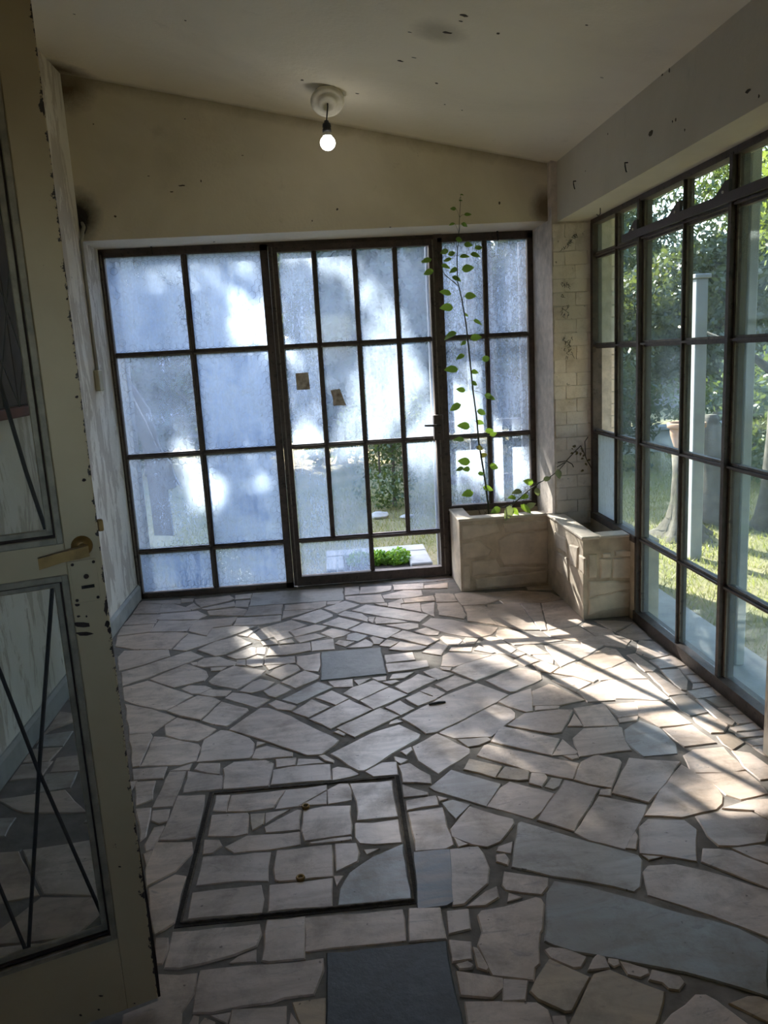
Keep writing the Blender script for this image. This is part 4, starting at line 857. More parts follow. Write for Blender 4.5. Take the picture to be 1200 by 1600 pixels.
part('bottom_rail', MAT_CREAM, d2, (SX - 0.012, W - SX, -T, 0, 0.0, LZ0 + 0.012)); part('middle_rail', MAT_CREAM, d2, (SX - 0.012, W - SX, -T, 0, LZ1 - 0.012, UZ0 + 0.012)); part('top_rail', MAT_CREAM, d2, (SX - 0.012, W - SX, -T, 0, UZ1, H))
for z0, z1 in ((LZ0, LZ1), (UZ0, UZ1)):
    part('glazing_bead', MAT_BEAD, d2, (SX - 0.012, SX + 0.002, -0.012, 0.005, z0 - 0.002, z1 + 0.002), (W - SX - 0.002, W - SX + 0.01, -0.012, 0.005, z0, z1), (SX, W - SX, -0.012, 0.005, z0 - 0.002, z0 + 0.012), (SX, W - SX, -0.012, 0.005, z1 - 0.012, z1 + 0.002))
    part('glazing_rebate', MAT_RUST_AND_DARK, d2, (SX + 0.001, SX + 0.006, -T + 0.004, -0.006, z0, z1), (SX, W - SX, -T + 0.004, -0.006, z0 + 0.010, z0 + 0.016), (SX, W - SX, -T + 0.004, -0.006, z1 - 0.016, z1 - 0.010))
    part('inner_bead', MAT_BEAD, d2, (SX + 0.005, SX + 0.018, -0.026, -0.016, z0 + 0.012, z1 - 0.012), (SX, W - SX, -0.026, -0.016, z0 + 0.014, z0 + 0.028), (SX, W - SX, -0.026, -0.016, z1 - 0.028, z1 - 0.014))
    MB().box(SX, W - SX, -0.030, -0.026, z0 + 0.004, z1 - 0.004).build('pane', GLASS_FRONT, d2, local=True)
def door_bar(pts, r, mat, name='cross_bar'):
    q = [on_door(u, v, -0.034) for u, v in pts]
    MB().tube([(a, -0.036, b) for a, b in q], r, 6).build(name, mat, d2, local=True)
door_bar([(83, 905), (62, 1190), (44, 1492)], 0.0045, MAT_WIREBAR); door_bar([(-60, 905), (0, 1050), (60, 1205), (166, 1445)], 0.0045, MAT_WIREBAR); door_bar([(-80, 1200), (0, 1388), (42, 1490)], 0.0045, MAT_WIREBAR)
door_bar([(-40, 480), (0, 600), (40, 735), (72, 830)], 0.0045, MAT_WIREBAR)
for a, b in (((16, 400), (2, 600)), ((0, 450), (36, 560)), ((36, 560), (31, 636)), ((0, 560), (31, 636)), ((-10, 300), (16, 400))): door_bar([a, b], 0.0012, MAT_PUTTY, 'lead_line')
# lever, lock plate, latch
hs, hz = on_door(128, 853); es, ez = on_door(60, 881, 0.045)
def lathe_y(prof, cx, cz, n=20):
    m = MB(); 
    for r_, y_ in prof:
        for j in range(n): a = 2 * math.pi * j / n; m.v.append((cx + r_ * math.cos(a), y_, cz + r_ * math.sin(a)))
    for i in range(len(prof) - 1):
        for j in range(n): m.f.append((i * n + j, i * n + (j + 1) % n, (i + 1) * n + (j + 1) % n, (i + 1) * n + j))
    return m
hd = lathe_y([(0.0, 0.012), (0.010, 0.013), (0.014, 0.008), (0.020, 0.006), (0.022, 0.0)], hs, hz).build('handle_rose', MAT_BRASS, d2, True, local=True)
hl = MB().tube([(hs, 0.0, hz), (hs, 0.042, hz - 0.002)], 0.009, 12); 
n = 8; sec = []
pts = [(hs - 0.010, hz - 0.001), (hs + 0.01, hz - 0.004), ((hs + es) / 2, (hz + ez) / 2), (es, ez)]; hw = [0.011, 0.011, 0.0105, 0.0115]; dy = [0.010, 0.010, 0.008, 0.007]
k = len(hl.v)
for (a, b), w_, q in zip(pts, hw, dy):
    for sy, sz in ((-1, -1), (1, -1), (1.0, 1), (-1, 1)): hl.v.append((a, 0.046 + sy * q, b + sz * w_))
for i in range(3):
    for j in range(4): hl.f.append((k + i * 4 + j, k + i * 4 + (j + 1) % 4, k + (i + 1) * 4 + (j + 1) % 4, k + (i + 1) * 4 + j))
hl.f += [(k, k + 1, k + 2, k + 3), (k + 15, k + 14, k + 13, k + 12)]
hl.build('lever', MAT_BRASS, d2, local=True)
lp = part('lock_plate', MAT_CREAM, d2, (0.0125, 0.066, 0, 0.004, 1.000, 1.092), c=0.001)
for a, b in ((0.018, 1.007), (0.060, 1.007), (0.018, 1.085), (0.060, 1.085)): lathe_y([(0.0, 0.0055), (0.003, 0.0052), (0.0034, 0.004)], a, b, 10).build('screw', MAT_RUST_AND_DARK, lp, local=True)
lathe_y([(0.0, 0.010), (0.004, 0.009), (0.0055, 0.004)], 0.036, 1.056, 12).build('lock_knob', MAT_RUST_AND_DARK, lp, local=True)
MB().box(0.022, 0.048, 0.004, 0.0048, 1.030, 1.037).build('key_slot', MAT_DIRT, lp, local=True)
part('latch_bolt', MAT_BRASS, d2, (-0.012, 0.0, -0.026, -0.010, 1.145, 1.170))
m = MB().add([(-0.001, -0.03, 0.0), (-0.0065, -0.03, 0.0), (-0.008, -0.03, 0.10), (-0.006, -0.03, 0.24), (-0.001, -0.03, 0.42), (-0.001, -0.004, 0.0), (-0.0065, -0.004, 0.0), (-0.008, -0.004, 0.10), (-0.006, -0.004, 0.24), (-0.001, -0.004, 0.42)],
             [(0, 1, 2, 3, 4), (9, 8, 7, 6, 5), (0, 5, 6, 1), (1, 6, 7, 2), (2, 7, 8, 3), (3, 8, 9, 4), (4, 9, 5, 0)]); m.build('dark_edge_strip', MAT_RUST_AND_DARK, d2, local=True)  # dark strip tapering up the lower free edge
rc = random.Random(21)
for (u, v, w_, h_) in ((128, 976, 34, 9), (133, 990, 38, 8), (120, 945, 9, 5), (168, 975, 9, 14), (166, 950, 8, 26), (171, 985, 7, 12), (120, 620, 6, 6), (131, 750, 7, 6), (150, 790, 5, 6), (113, 868, 5, 3), (104, 430, 6, 14), (106, 448, 6, 10), (105, 467, 4, 4), (123, 963, 6, 4), (154, 640, 4, 8), (187, 1354, 6, 2), (158, 1556, 9, 3), (126, 1586, 6, 4), (154, 1577, 5, 3), (135, 963, 4, 4)):
    pts = []
    for j in range(9):
        a = 2 * math.pi * j / 9; k = rc.uniform(0.6, 1.1); pts.append(on_door(u + w_ / 2 * k * math.cos(a), v + h_ / 2 * k * math.sin(a)))
    pts = [(max(p[0], 0.0), p[1]) for p in pts]
    MB().prism(pts[::-1], 0.0004, 0.0011, 1).build('rust_chip', MAT_RUST_AND_DARK, d2, local=True)
for zz in (0.25, 1.85): MB().tube([(W + 0.006, -0.018, zz), (W + 0.006, -0.018, zz + 0.09)], 0.009, 8).build('hinge', MAT_IRON, d2, local=True)

# ---------------------------------------------------------------- fittings and scars on the walls
sh = empty('wooden_shutter', (XL, -1.95, 1.35)); tag(sh, 'dark brown boarded shutter with a red sill on the peeling wall, behind the open door', 'shutter')
MAT_DKWOOD = simple('dark_brown_wood', (0.085, 0.055, 0.035), 0.8, 0.5, 9, 0.4); MAT_REDSILL = simple('red_sill_paint', (0.20, 0.065, 0.04), 0.8, 0.4, 14, 0.3)
for i in range(9): MB().cbox(XL + 0.001, XL + 0.028, -2.72 + i * 0.165, -2.72 + i * 0.165 + 0.160, 1.375, 2.60, 0.003).build('board', MAT_DKWOOD, sh)
MB().cbox(XL + 0.001, XL + 0.06, -2.76, -1.20, 1.330, 1.372, 0.004).build('sill', MAT_REDSILL, sh)
cdt = empty('cable_conduit', (XL, -0.43, 1.5)); tag(cdt, 'thin white painted conduit running down the peeling wall to a cream switch', 'conduit')
MB().tube([(XL + 0.012, -0.36, 2.34), (XL + 0.03, -0.395, 2.30), (XL + 0.012, -0.415, 2.22), (XL + 0.010, -0.41, 1.80), (XL + 0.010, -0.405, 1.50)], 0.010, 8).build('tube', simple('conduit_paint', (0.40, 0.37, 0.31), 0.7, 0.3, 12, 0.1), cdt, True)
MB().cbox(XL + 0.0005, XL + 0.03, -0.455, -0.375, 1.385, 1.505, 0.004).build('switch_box', MAT_CREAMPL, cdt)
MB().tube([(XL + 0.02, -0.385, 2.36), (XL + 0.045, -0.40, 2.33), (XL + 0.05, -0.41, 2.29), (XL + 0.03, -0.40, 2.26)], 0.004, 6).build('loose_wire', MAT_IRON, cdt)
def blotch(parent, name, centre, ex, ey, normal, w_, h_, mat, r, th=0.0015):
    c = Vector(centre); ex = Vector(ex).normalized(); ey = Vector(ey).normalized(); nn = Vector(normal).normalized(); n = 9; top = []; bot = []
    for j in range(n):
        a = 2 * math.pi * j / n; k = r.uniform(0.55, 1.15); p = c + ex * (w_ / 2 * k * math.cos(a)) + ey * (h_ / 2 * k * math.sin(a)); bot.append(p - nn * 0.001); top.append(p + nn * th)
    MB().add(bot + top, [tuple(range(n, 2 * n))] + [(i, (i + 1) % n, n + (i + 1) % n, n + i) for i in range(n)]).build(name, mat, parent)
MAT_HOLE = simple('broken_plaster', (0.11, 0.09, 0.065), 0.95, 0.5, 50, 0.6); MAT_SCUFF = simple('scuffed_plaster', (0.34, 0.31, 0.25), 0.95, 0.3, 30, 0.3)
cn = Vector((-0.2066, 0, -1)).normalized()
def on_ceiling(u, v):
    r = ray(u, v); a = 2.535 + 0.2066 * 1.335; t = (a - 0.2066 * CAM.x - CAM.z) / (r.z + 0.2066 * r.x); return CAM + r * t
for u, v, w_, h_, mt in ((725, 24, .05, .03, 0), (720, 33, .02, .015, 0), (700, 51, .06, .035, 0), (778, 52, .022, .03, 0), (625, 95, .04, .025, 0), (647, 90, .03, .012, 1), (682, 130, .02, .02, 0), (558, 146, .03, .02, 0), (472, 125, .022, .035, 0), (695, 163, .012, .015, 0), (722, 172, .012, .012, 0), (290, 32, .014, .015, 0), (116, 22, .02, .01, 0), (640, 50, .02, .015, 1), (917, 39, .015, .012, 0), (940, 121, .02, .012, 1)):
    blotch(ceiling, 'plaster_hole', on_ceiling(u, v), (1, 0, -.2066), (0, 1, 0), cn, w_ * .75, h_ * .6, MAT_SCUFF if mt else MAT_HOLE, rc)
for u, v, w_, h_ in ((527, 327, .018, .03), (780, 317, .02, .035), (488, 345, .012, .018), (180, 338, .02, .028), (146, 194, .012, .01), (289, 186, .012, .01), (284, 290, .05, .015), (268, 300, .03, .012), (232, 275, .02, .01), (379, 243, .02, .008), (314, 283, .01, .03), (610, 355, .02, .008), (335, 378, .02, .008)):
    blotch(wb, 'plaster_hole', un(u, v, 1, -0.38), (1, 0, 0), (0, 0, 1), (0, -1, 0), w_ * .8, h_ * .6, MAT_HOLE, rc)
for u, v, w_, h_ in ((1017, 208, .07, .05), (1056, 187, .02, .02), (1051, 190, .015, .015), (1169, 142, .06, .025), (950, 209, .012, .02), (1046, 110, .02, .03), (1035, 117, .025, .015), (1070, 203, .012, .02), (915, 267, .02, .01), (1186, 150, .012, .02)):
    blotch(beam, 'plaster_hole', un(u, v, 0, 1.335), (0, 1, 0), (0, 0, 1), (-1, 0, 0), w_ * .6, h_ * .6, MAT_HOLE, rc)
for u, v in ((900, 288), (981, 260)):
    p = un(u, v, 0, 1.335); o = MB().tube([p + Vector((.005, 0, .016)), p + Vector((-.014, 0, .016)), p + Vector((-.016, -.008, 0.0)), p + Vector((-.014, -.012, -.018)), p + Vector((-.008, -.004, -.024))], 0.003, 6).build('wall_hook', MAT_IRON)
    tag(o, 'bent iron hook on the beam face nearest the pier' if u == 900 else 'bent iron hook on the beam face beside the big plaster hole', 'hook')
p = un(938, 325, 2, 2.205); o = MB().tube([p + Vector((0, 0, .002)), p + Vector((0, 0, -.03)), p + Vector((-.012, 0, -.04)), p + Vector((-.02, 0, -.03))], 0.0025, 6).build('wall_hook', MAT_IRON); tag(o, 'small J-shaped hook under the beam by the pier', 'hook')
for u, v, lb in ((236, 385, 'short iron peg over the wired panes of the fixed window'), (777, 363, 'short iron peg at the window head beside the tall weed')):
    p = un(u, v, 1, -0.06); o = MB().tube([(p.x, -0.06, 2.226), (p.x + .004, -0.062, p.z - 0.05)], [0.006, 0.005], 6).build('iron_peg', MAT_IRON); tag(o, lb, 'peg')

# ---------------------------------------------------------------- garden
GZ = -0.10
def m_lawn():
    t = NT('dry_lawn'); v = t.worldpos()
    a = t.ramp(t.noise(v, 1.6, 6, 0.65), [(0.35, 0.0), (0.65, 1.0)])
    c = t.mix(a, (0.30, 0.245, 0.125), (0.16, 0.155, 0.06)); b = t.ramp(t.noise(v, 30, 5, 0.7), [(0.4, 0.0), (0.65, 1.0)])
    t.color(t.mix(t.math('MULTIPLY', b, 0.5), c, (0.10, 0.09, 0.045))); t.rough(0.95); t.bump(t.noise(v, 40, 6, 0.7), 0.8, 0.03); return t.m
lawn = MB().box(-40, 60, -30, 80, GZ - 0.3, GZ).build('ground', m_lawn()); tag(lawn, 'dry patchy lawn outside the windows', 'lawn', kind='structure')
MAT_CONC = simple('old_concrete', (0.38, 0.37, 0.35), 0.9, 0.35, 7, 0.4)
ap = MB().box(1.66, 1.96, -6.0, 0.25, GZ - 0.1, -0.055).build('path', MAT_CONC); tag(ap, 'concrete strip along the foot of the garden window', 'path', kind='structure')
ap2 = MB().box(-1.7, 1.66, 0.14, 0.30, GZ - 0.1, -0.07).build('path_back', MAT_CONC); tag(ap2, 'narrow concrete strip outside the glazed steel door', 'path', kind='structure')

def quads_mesh(name, V, nper, mat):
    n = len(V) // nper; me = bpy.data.meshes.new(name); me.vertices.add(len(V)); me.vertices.foreach_set('co', V.astype(np.float32).ravel())
    me.loops.add(len(V)); me.loops.foreach_set('vertex_index', np.arange(len(V), dtype=np.int32))
    me.polygons.add(n); me.polygons.foreach_set('loop_start', np.arange(0, len(V), nper, dtype=np.int32)); me.update(calc_edges=True); me.validate(); me.materials.append(mat); return me
def leaf_cloud(C, size, g, aspect=0.5, droop=0.0):
    n = len(C); d = g.normal(size=(n, 3)); d[:, 2] -= droop; d /= np.linalg.norm(d, axis=1)[:, None]
    e = np.cross(d, g.normal(size=(n, 3))); e /= np.linalg.norm(e, axis=1)[:, None] + 1e-9
    s = (size * g.uniform(0.6, 1.35, n))[:, None]
    V = np.stack([C - d * s * .5, C + e * s * aspect * .5, C + d * s * .5, C - e * s * aspect * .5], 1); return V.reshape(-1, 3)
def clumps(centres, radii, per, g, squash=0.8):
    out = []
    for c, r in zip(centres, radii):
        d = g.normal(size=(per, 3)); d /= np.linalg.norm(d, axis=1)[:, None]; d *= (r * g.uniform(0.35, 1.0, per) ** 0.6)[:, None]; d[:, 2] *= squash; out.append(np.asarray(c) + d)
    return np.concatenate(out)
def grass(name, x0, x1, y0, y1, n, h, mat, label, g, mask=None):
    P = np.stack([g.uniform(x0, x1, n), g.uniform(y0, y1, n), np.full(n, GZ)], 1)
    if mask is not None: P = P[mask(P)]
    n = len(P); a = g.uniform(0, 6.28, n); w = np.stack([np.cos(a), np.sin(a), np.zeros(n)], 1) * 0.004; hh = h * g.uniform(0.4, 1.3, n); ln = g.normal(size=(n, 3)) * 0.45; ln[:, 2] = 1
    T_ = P + ln * hh[:, None]; V = np.stack([P - w, P + w, T_], 1).reshape(-1, 3)
    o = link(name, quads_mesh(name, V, 3, mat)); tag(o, label, 'grass', kind='stuff'); return o
MAT_GRASS = m_leaf('grass_blades', (0.27, 0.225, 0.10), (0.16, 0.16, 0.055), 0.4)
grass('grass', 1.98, 6.0, -2.8, 5.7, 42000, 0.05, MAT_GRASS, 'short dry grass beyond the garden window', nrg, lambda P: (P[:, 0] < 0.62 * (P[:, 1] + 5.2) + 0.3) & (P[:, 0] > 0.30 * (P[:, 1] + 5.2) - 0.4))
grass('grass', -1.6, 1.8, 0.9, 4.5, 16000, 0.04, MAT_GRASS, 'short dry grass beyond the glazed steel door', nrg)

def trunk_mesh(base, h, r, g, lean=(0, 0), forks=5, spread=1.0, flare=1.6):
    m = MB(); b = Vector(base); pts = [b + Vector((lean[0] * t * h + math.sin(t * 5) * r * .3, lean[1] * t * h, t * h)) for t in (0, .04, .12, .3, .5, .7, .88, 1.0)]
    m.tube(pts, [r * flare, r * 1.25, r, r * .92, r * .82, r * .66, r * .5, r * .3], 10)
    for i in range(forks):
        t = g.uniform(.45, .95); p = b + Vector((lean[0] * t * h, lean[1] * t * h, t * h)); a = g.uniform(0, 6.28); L = spread * g.uniform(.5, 1.0)
        e = p + Vector((math.cos(a) * L, math.sin(a) * L, L * g.uniform(.2, .8))); m.tube([p, (p + e) / 2 + Vector((0, 0, .08 * L)), e], [r * .4, r * .25, r * .1], 6)
    return m
def tree(name, base, h, crown_c, crown_r, nclump, per, leaf, mat, label, cat='tree', g=None, trunk_r=0.12, bark=None, droop=0.0, group=None, clump_r=0.45, aspect=0.5, lean=(0, 0)):
    g = g or nrg; root = empty(name, base); tag(root, label, cat, group)
    if trunk_r: trunk_mesh(base, h * 0.85, trunk_r, g, lean=lean, spread=max(crown_r[:2]) * .7).build('trunk', bark or MAT_BARK, root, True)
    d = g.normal(size=(nclump, 3)); d /= np.linalg.norm(d, axis=1)[:, None]; d *= g.uniform(.25, 1, nclump)[:, None] ** 0.5
    C = np.asarray(crown_c) + d * np.asarray(crown_r); C[:, 2] = np.maximum(C[:, 2], GZ + 0.12)
    P = clumps(C, g.uniform(.6, 1.2, nclump) * clump_r, per, g); P[:, 2] = np.maximum(P[:, 2], GZ + 0.02)
    o = link('crown', quads_mesh('crown', leaf_cloud(P, leaf, g, aspect, droop) - np.asarray(base), 4, mat), root); return root
gt_ = np.random.default_rng(5)
# shrubs and trees seen through the garden window
tree('conifer', (5.5, 10.0, GZ), 7.5, (5.5, 10.0, 3.9), (1.15, 1.2, 3.2), 120, 150, 0.17, MAT_TREE_B, 'tall bluish conifer beyond the lawn, tallest left of the bright sky gap', droop=0.8, clump_r=0.5, aspect=0.25, g=gt_)
tree('cedar_tree', (8.6, 9.2, GZ), 8.0, (8.6, 9.2, 5.2), (2.0, 2.0, 2.6), 120, 130, 0.18, MAT_TREE_M, 'spreading cedar with drooping boughs right of the bright sky gap', droop=1.0, clump_r=0.55, aspect=0.25, g=gt_)
tree('olive_tree', (6.3, 7.2, GZ), 3.4, (6.3, 7.2, 1.9), (1.3, 1.2, 1.2), 80, 150, 0.11, MAT_TREE_O, 'grey green bushy tree in the middle of the garden', g=gt_)
tree('olive_tree', (4.6, 7.0, GZ), 3.0, (4.6, 7.2, 1.6), (1.0, 1.0, 1.2), 70, 150, 0.10, MAT_TREE_O, 'grey green bushy tree behind the pale tree stump', g=gt_)
tree('leafy_tree', (6.6, 4.6, GZ), 4.6, (6.9, 4.9, 3.3), (1.2, 1.2, 1.5), 70, 90, 0.11, MAT_TREE_Y, 'sunlit yellow green tree standing near the low garden wall', g=gt_, trunk_r=0.08)
tree('shrub', (5.3, 4.4, GZ), 1.3, (5.3, 4.4, 0.55), (0.9, 0.7, 0.65), 45, 90, 0.08, MAT_TREE_M, 'glossy green shrub at the lawn edge behind the white post', 'shrub', g=gt_, trunk_r=0.02, clump_r=0.3)
tree('shrub', (4.7, 2.9, GZ), 1.5, (4.85, 3.0, 0.62), (0.75, 0.6, 0.75), 45, 90, 0.08, MAT_TREE_M, 'glossy green shrub growing closest to the garden window', 'shrub', g=gt_, trunk_r=0.02, clump_r=0.3)
tree('shrub', (3.35, 4.7, GZ), 1.6, (3.35, 4.7, 0.75), (0.8, 0.7, 0.9), 45, 90, 0.08, MAT_TREE_D, 'dark round shrub beside the brick buttress outside', 'shrub', g=gt_, trunk_r=0.02, clump_r=0.35)
for i, (x, y, h, mt, lb) in enumerate(((3.4, 18, 5.0, MAT_TREE_D, 'dark distant tree beyond the corner pier'), (8.0, 17.5, 5.2, MAT_TREE_D, 'dark distant tree behind the tall conifer'), (12.9, 18, 5.6, MAT_TREE_O, 'pale distant tree right of the bright sky gap'), (17.5, 17, 6.5, MAT_TREE_M, 'green distant tree at the far end of the garden'))):
    tree('distant_tree', (x, y, GZ), h, (x, y, h * .52), (1.7, 1.5, h * .48), 120, 110, 0.24, mt, lb, group='distant trees', clump_r=0.7, g=gt_)
for i, (x, y) in enumerate(((6.3, 1.8), (5.4, -1.2), (5.0, -4.1), (5.2, -7.0), (3.6, -9.9), (-1.5, -10.5))):  # out of view, added only to cut sky light through the garden window
    tree('sky_screen_tree', (x, y, GZ), 7.5, (x, y, 4.0), (1.45, 1.45, 3.4), 90, 80, 0.26, (MAT_TREE_M, MAT_TREE_D)[i % 2], 'tall leafy tree added out of view to screen off sky light', g=gt_, trunk_r=0.15, clump_r=0.75, group='added trees screening the sky')
# low wall, stump, pot, posts
bw = empty('boundary_wall', (3, 13.2, GZ)); tag(bw, 'purplish grey boundary wall dimly seen far behind the garden trees', 'wall', kind='structure')
MAT_BWALL = simple('boundary_render', (0.20, 0.18, 0.20), 0.95, 0.4, 3, 0.4)
for i in range(14): MB().cbox(-18 + i * 3.0, -15.01 + i * 3.0, 13.1, 13.3, GZ, 1.75, 0.01).build('wall_panel', MAT_BWALL, bw); MB().cbox(-18.12 + i * 3.0, -17.88 + i * 3.0, 13.02, 13.38, GZ, 1.85, 0.01).build('pillar', MAT_BWALL, bw)
gw = empty('garden_wall', (6.0, 5.6, GZ)); tag(gw, 'low grey masonry wall across the far lawn', 'wall', kind='structure')
MB().cbox(3.2, 9.5, 5.9, 6.1, GZ, 0.22, 0.01).build('masonry', MAT_CONC, gw); MB().cbox(3.15, 9.55, 5.86, 6.14, 0.22, 0.28, 0.008).build('coping', MAT_CONC, gw)
MAT_WPOST = simple('white_post_paint', (0.34, 0.335, 0.34), 0.8, 0.25, 6, 0.3)
po = empty('garden_post', (2.565, 0.29, GZ)); tag(po, 'white square concrete post standing in the lawn in front of the pot', 'post')
MB().cbox(2.520, 2.606, 0.25, 0.335, GZ, 1.90, 0.006).build('shaft', MAT_WPOST, po); MB().cbox(2.505, 2.622, 0.235, 0.35, 1.90, 1.93, 0.005).build('cap', MAT_WPOST, po)
pn = MB().cbox(1.79, 1.835, -1.755, -1.71, -0.055, 2.30, 0.005).build('porch_post', simple('grey_post_paint', (0.34, 0.36, 0.37), 0.7, 0.25, 8, 0.2)); tag(pn, 'slim grey post on the concrete strip right outside the garden window', 'post')
st = empty('tree_stump', (2.78, 0.95, GZ)); tag(st, 'pale tree stump with flared roots under the terracotta pot', 'stump')
sm_ = MB(); c = Vector((2.78, 0.95, GZ)); n = 18; k = 0
prof = [(0.25, 0.0), (0.17, 0.06), (0.115, 0.16), (0.09, 0.30), (0.08, 0.55), (0.09, 0.70)]
for r_, z_ in prof:
    for j in range(n):
        a = 2 * math.pi * j / n; q = r_ * (1 + (0.28 * math.sin(a * 5 + 1) + 0.12 * math.sin(a * 3)) * max(0.15, 1 - z_ * 2.5)); sm_.v.append((c.x + q * math.cos(a), c.y + q * math.sin(a), c.z + z_))
for i in range(len(prof) - 1):
    for j in range(n): sm_.f.append((i * n + j, i * n + (j + 1) % n, (i + 1) * n + (j + 1) % n, (i + 1) * n + j))
sm_.f.append(tuple((len(prof) - 1) * n + j for j in range(n))); sm_.build('trunk', MAT_BARK_P, st, True)
MAT_TERRA = simple('terracotta', (0.42, 0.23, 0.15), 0.85, 0.3, 8, 0.3)
pot = empty('terracotta_pot', (2.80, 0.95, 0.60)); tag(pot, 'wide terracotta pot standing on the pale stump behind the white post', 'pot')
MB().lathe([(0.0, 0.0), (0.075, 0.0), (0.10, 0.06), (0.125, 0.14), (0.13, 0.20), (0.125, 0.205)], (2.80, 0.95, 0.602), 22).build('body', MAT_TERRA, pot, True)
pb_ = pot.children[0]
MB().lathe([(0.125, 0.19), (0.15, 0.20), (0.152, 0.235), (0.14, 0.24), (0.125, 0.235), (0.12, 0.19)], (2.80, 0.95, 0.602), 22).build('rim', MAT_TERRA, pb_, True)
MB().lathe([(0.0, 0.212), (0.126, 0.210)], (2.80, 0.95, 0.602), 22).build('soil', MAT_SOIL, pot)
s3 = trunk_mesh((3.25, 1.35, GZ), 0.95, 0.17, random.Random(2), forks=0, flare=1.25); o = s3.build('cut_trunk', MAT_BARK, smooth=True); tag(o, 'thick dark cut trunk just behind the white post', 'stump')
s4 = trunk_mesh((3.55, 1.0, GZ), 2.6, 0.10, random.Random(4), lean=(0.03, 0), forks=3, spread=0.6, flare=1.7); o = s4.build('bare_trunk', MAT_BARK, smooth=True); tag(o, 'slender bare tree trunk right of the white post', 'tree')
# whitewashed brick buttress outside the corner
bu = MB().box(1.664, 1.86, -0.02, 0.24, GZ, 2.6).build('buttress', simple('buttress_wash', (0.60, 0.57, 0.53), 0.95, 0.3, 9, 0.5)); tag(bu, 'whitewashed brick buttress outside beyond the corner pier', 'buttress', kind='structure')
for r_ in range(32):
    for i in range(2):
        w_ = (0.12, 0.07) if r_ % 2 else (0.07, 0.12); x = 1.666 + (0 if i == 0 else w_[0])
        put_brick(bu, (x + w_[i] / 2, -0.020, GZ + 0.04 + r_ * 0.08), (w_[i] - 0.006, 0.03, 0.073), rng.randrange(6))
# ---- behind the steel door: concrete bed with greenery, stones, shrubs
bed = empty('flower_bed', (0.35, 0.55, GZ)); tag(bed, 'square concrete-edged bed right outside the open panes of the steel door', 'bed')
MB().cbox(-0.15, 0.62, 0.68, 0.86, GZ, 0.02, 0.008).build('edging', MAT_CONC, bed); MB().cbox(0.46, 0.62, 0.31, 0.679, GZ, 0.015, 0.008).build('edging', MAT_CONC, bed); MB().cbox(-0.15, -0.02, 0.31, 0.679, GZ, 0.015, 0.008).build('edging', MAT_CONC, bed)
MB().box(-0.02, 0.46, 0.31, 0.68, GZ, -0.02).build('soil', MAT_SOIL, bed)
MAT_GREENS = m_leaf('bed_greens', (0.10, 0.26, 0.025), (0.17, 0.36, 0.045), 0.5)
for i, (x, y, r_, lb) in enumerate(((0.38, 0.48, 0.10, 'bright green leafy clump in the bed corner by the concrete edging'), (0.24, 0.50, 0.085, 'bright green leafy clump in the middle of the concrete bed'), (0.09, 0.50, 0.09, 'bright green leafy clump at the hidden end of the concrete bed'))):
    b = empty('bedding_plant', (x, y, -0.02)); tag(b, lb, 'plant', 'greens in the concrete bed')
    P = clumps([(x, y, 0.02)], [r_], 420, gt_, 0.75); P[:, 2] = np.maximum(P[:, 2], -0.015); link('foliage', quads_mesh('foliage', leaf_cloud(P, 0.03, gt_, 0.7) - np.array((x, y, -0.02)), 4, MAT_GREENS), b)
def rock(name, c, r_, label):
    bm = bmesh.new(); bmesh.ops.create_icosphere(bm, subdivisions=2, radius=r_)
    for v in bm.verts: v.co = Vector((v.co.x * 1.4, v.co.y, v.co.z * .6)) * rng.uniform(.82, 1.12)
    me = bpy.data.meshes.new(name); bm.to_mesh(me); bm.free(); me.materials.append(MAT_CONC); o = link(name, me); o.location = c; tag(o, label, 'rock')
rock('garden_rock', (0.40, 2.55, GZ + 0.03), 0.07, 'pale grey rock lying at the foot of the shrub, left one'); rock('garden_rock', (0.66, 2.45, GZ + 0.02), 0.05, 'small grey rock lying at the foot of the shrub, right one')
tree('shrub', (0.60, 3.1, GZ), 1.3, (0.60, 3.1, 0.50), (0.48, 0.42, 0.60), 50, 90, 0.05, MAT_TREE_M, 'leafy green shrub seen through the missing pane of the steel door', 'shrub', g=gt_, trunk_r=0.02, clump_r=0.22)
tree('shrub', (0.45, 3.0, 0.2), 1.2, (0.42, 3.0, 0.86), (0.26, 0.2, 0.22), 16, 60, 0.07, MAT_TREE_Y, 'light green sprig growing up out of the shrub behind the steel door', 'shrub', g=gt_, trunk_r=0.012, clump_r=0.14)
HB = [('leftmost of the row, behind the edge of the wired panes', -4.2, 6.6), ('behind the left column of wired panes', -2.75, 6.9), ('behind the right column of wired panes', -1.3, 6.6), ('behind the hinge side of the steel door', 0.15, 6.9), ('behind the lock side of the steel door', 1.6, 6.6), ('behind the panes over the planter', 3.05, 6.9)]
for i, (lb, x, y) in enumerate(HB):
    h = (4.3, 3.7, 4.4, 4.0, 4.2, 3.4)[i]
    tree('evergreen_bush', (x, y, GZ), h, (x, y, h * .48), (0.70, 0.70, h * .48), 110, 130, 0.16, (MAT_TREE_D, MAT_TREE_B, MAT_TREE_D)[i % 3], 'tall dark evergreen ' + lb, 'bush', g=gt_, trunk_r=0.06, clump_r=0.42, group='evergreens behind the steel window wall')
for x, y, h, lb in ((-3.4, 9.6, 5.6, 'tall dark tree far behind the fixed wired window'), (0.9, 9.9, 5.4, 'tall dark tree far behind the steel door')):
    tree('background_tree', (x, y, GZ), h, (x, y, h * .5), (1.6, 1.0, h * .5), 110, 90, 0.2, MAT_TREE_D, lb, 'tree', g=gt_, trunk_r=0.1, clump_r=0.6)
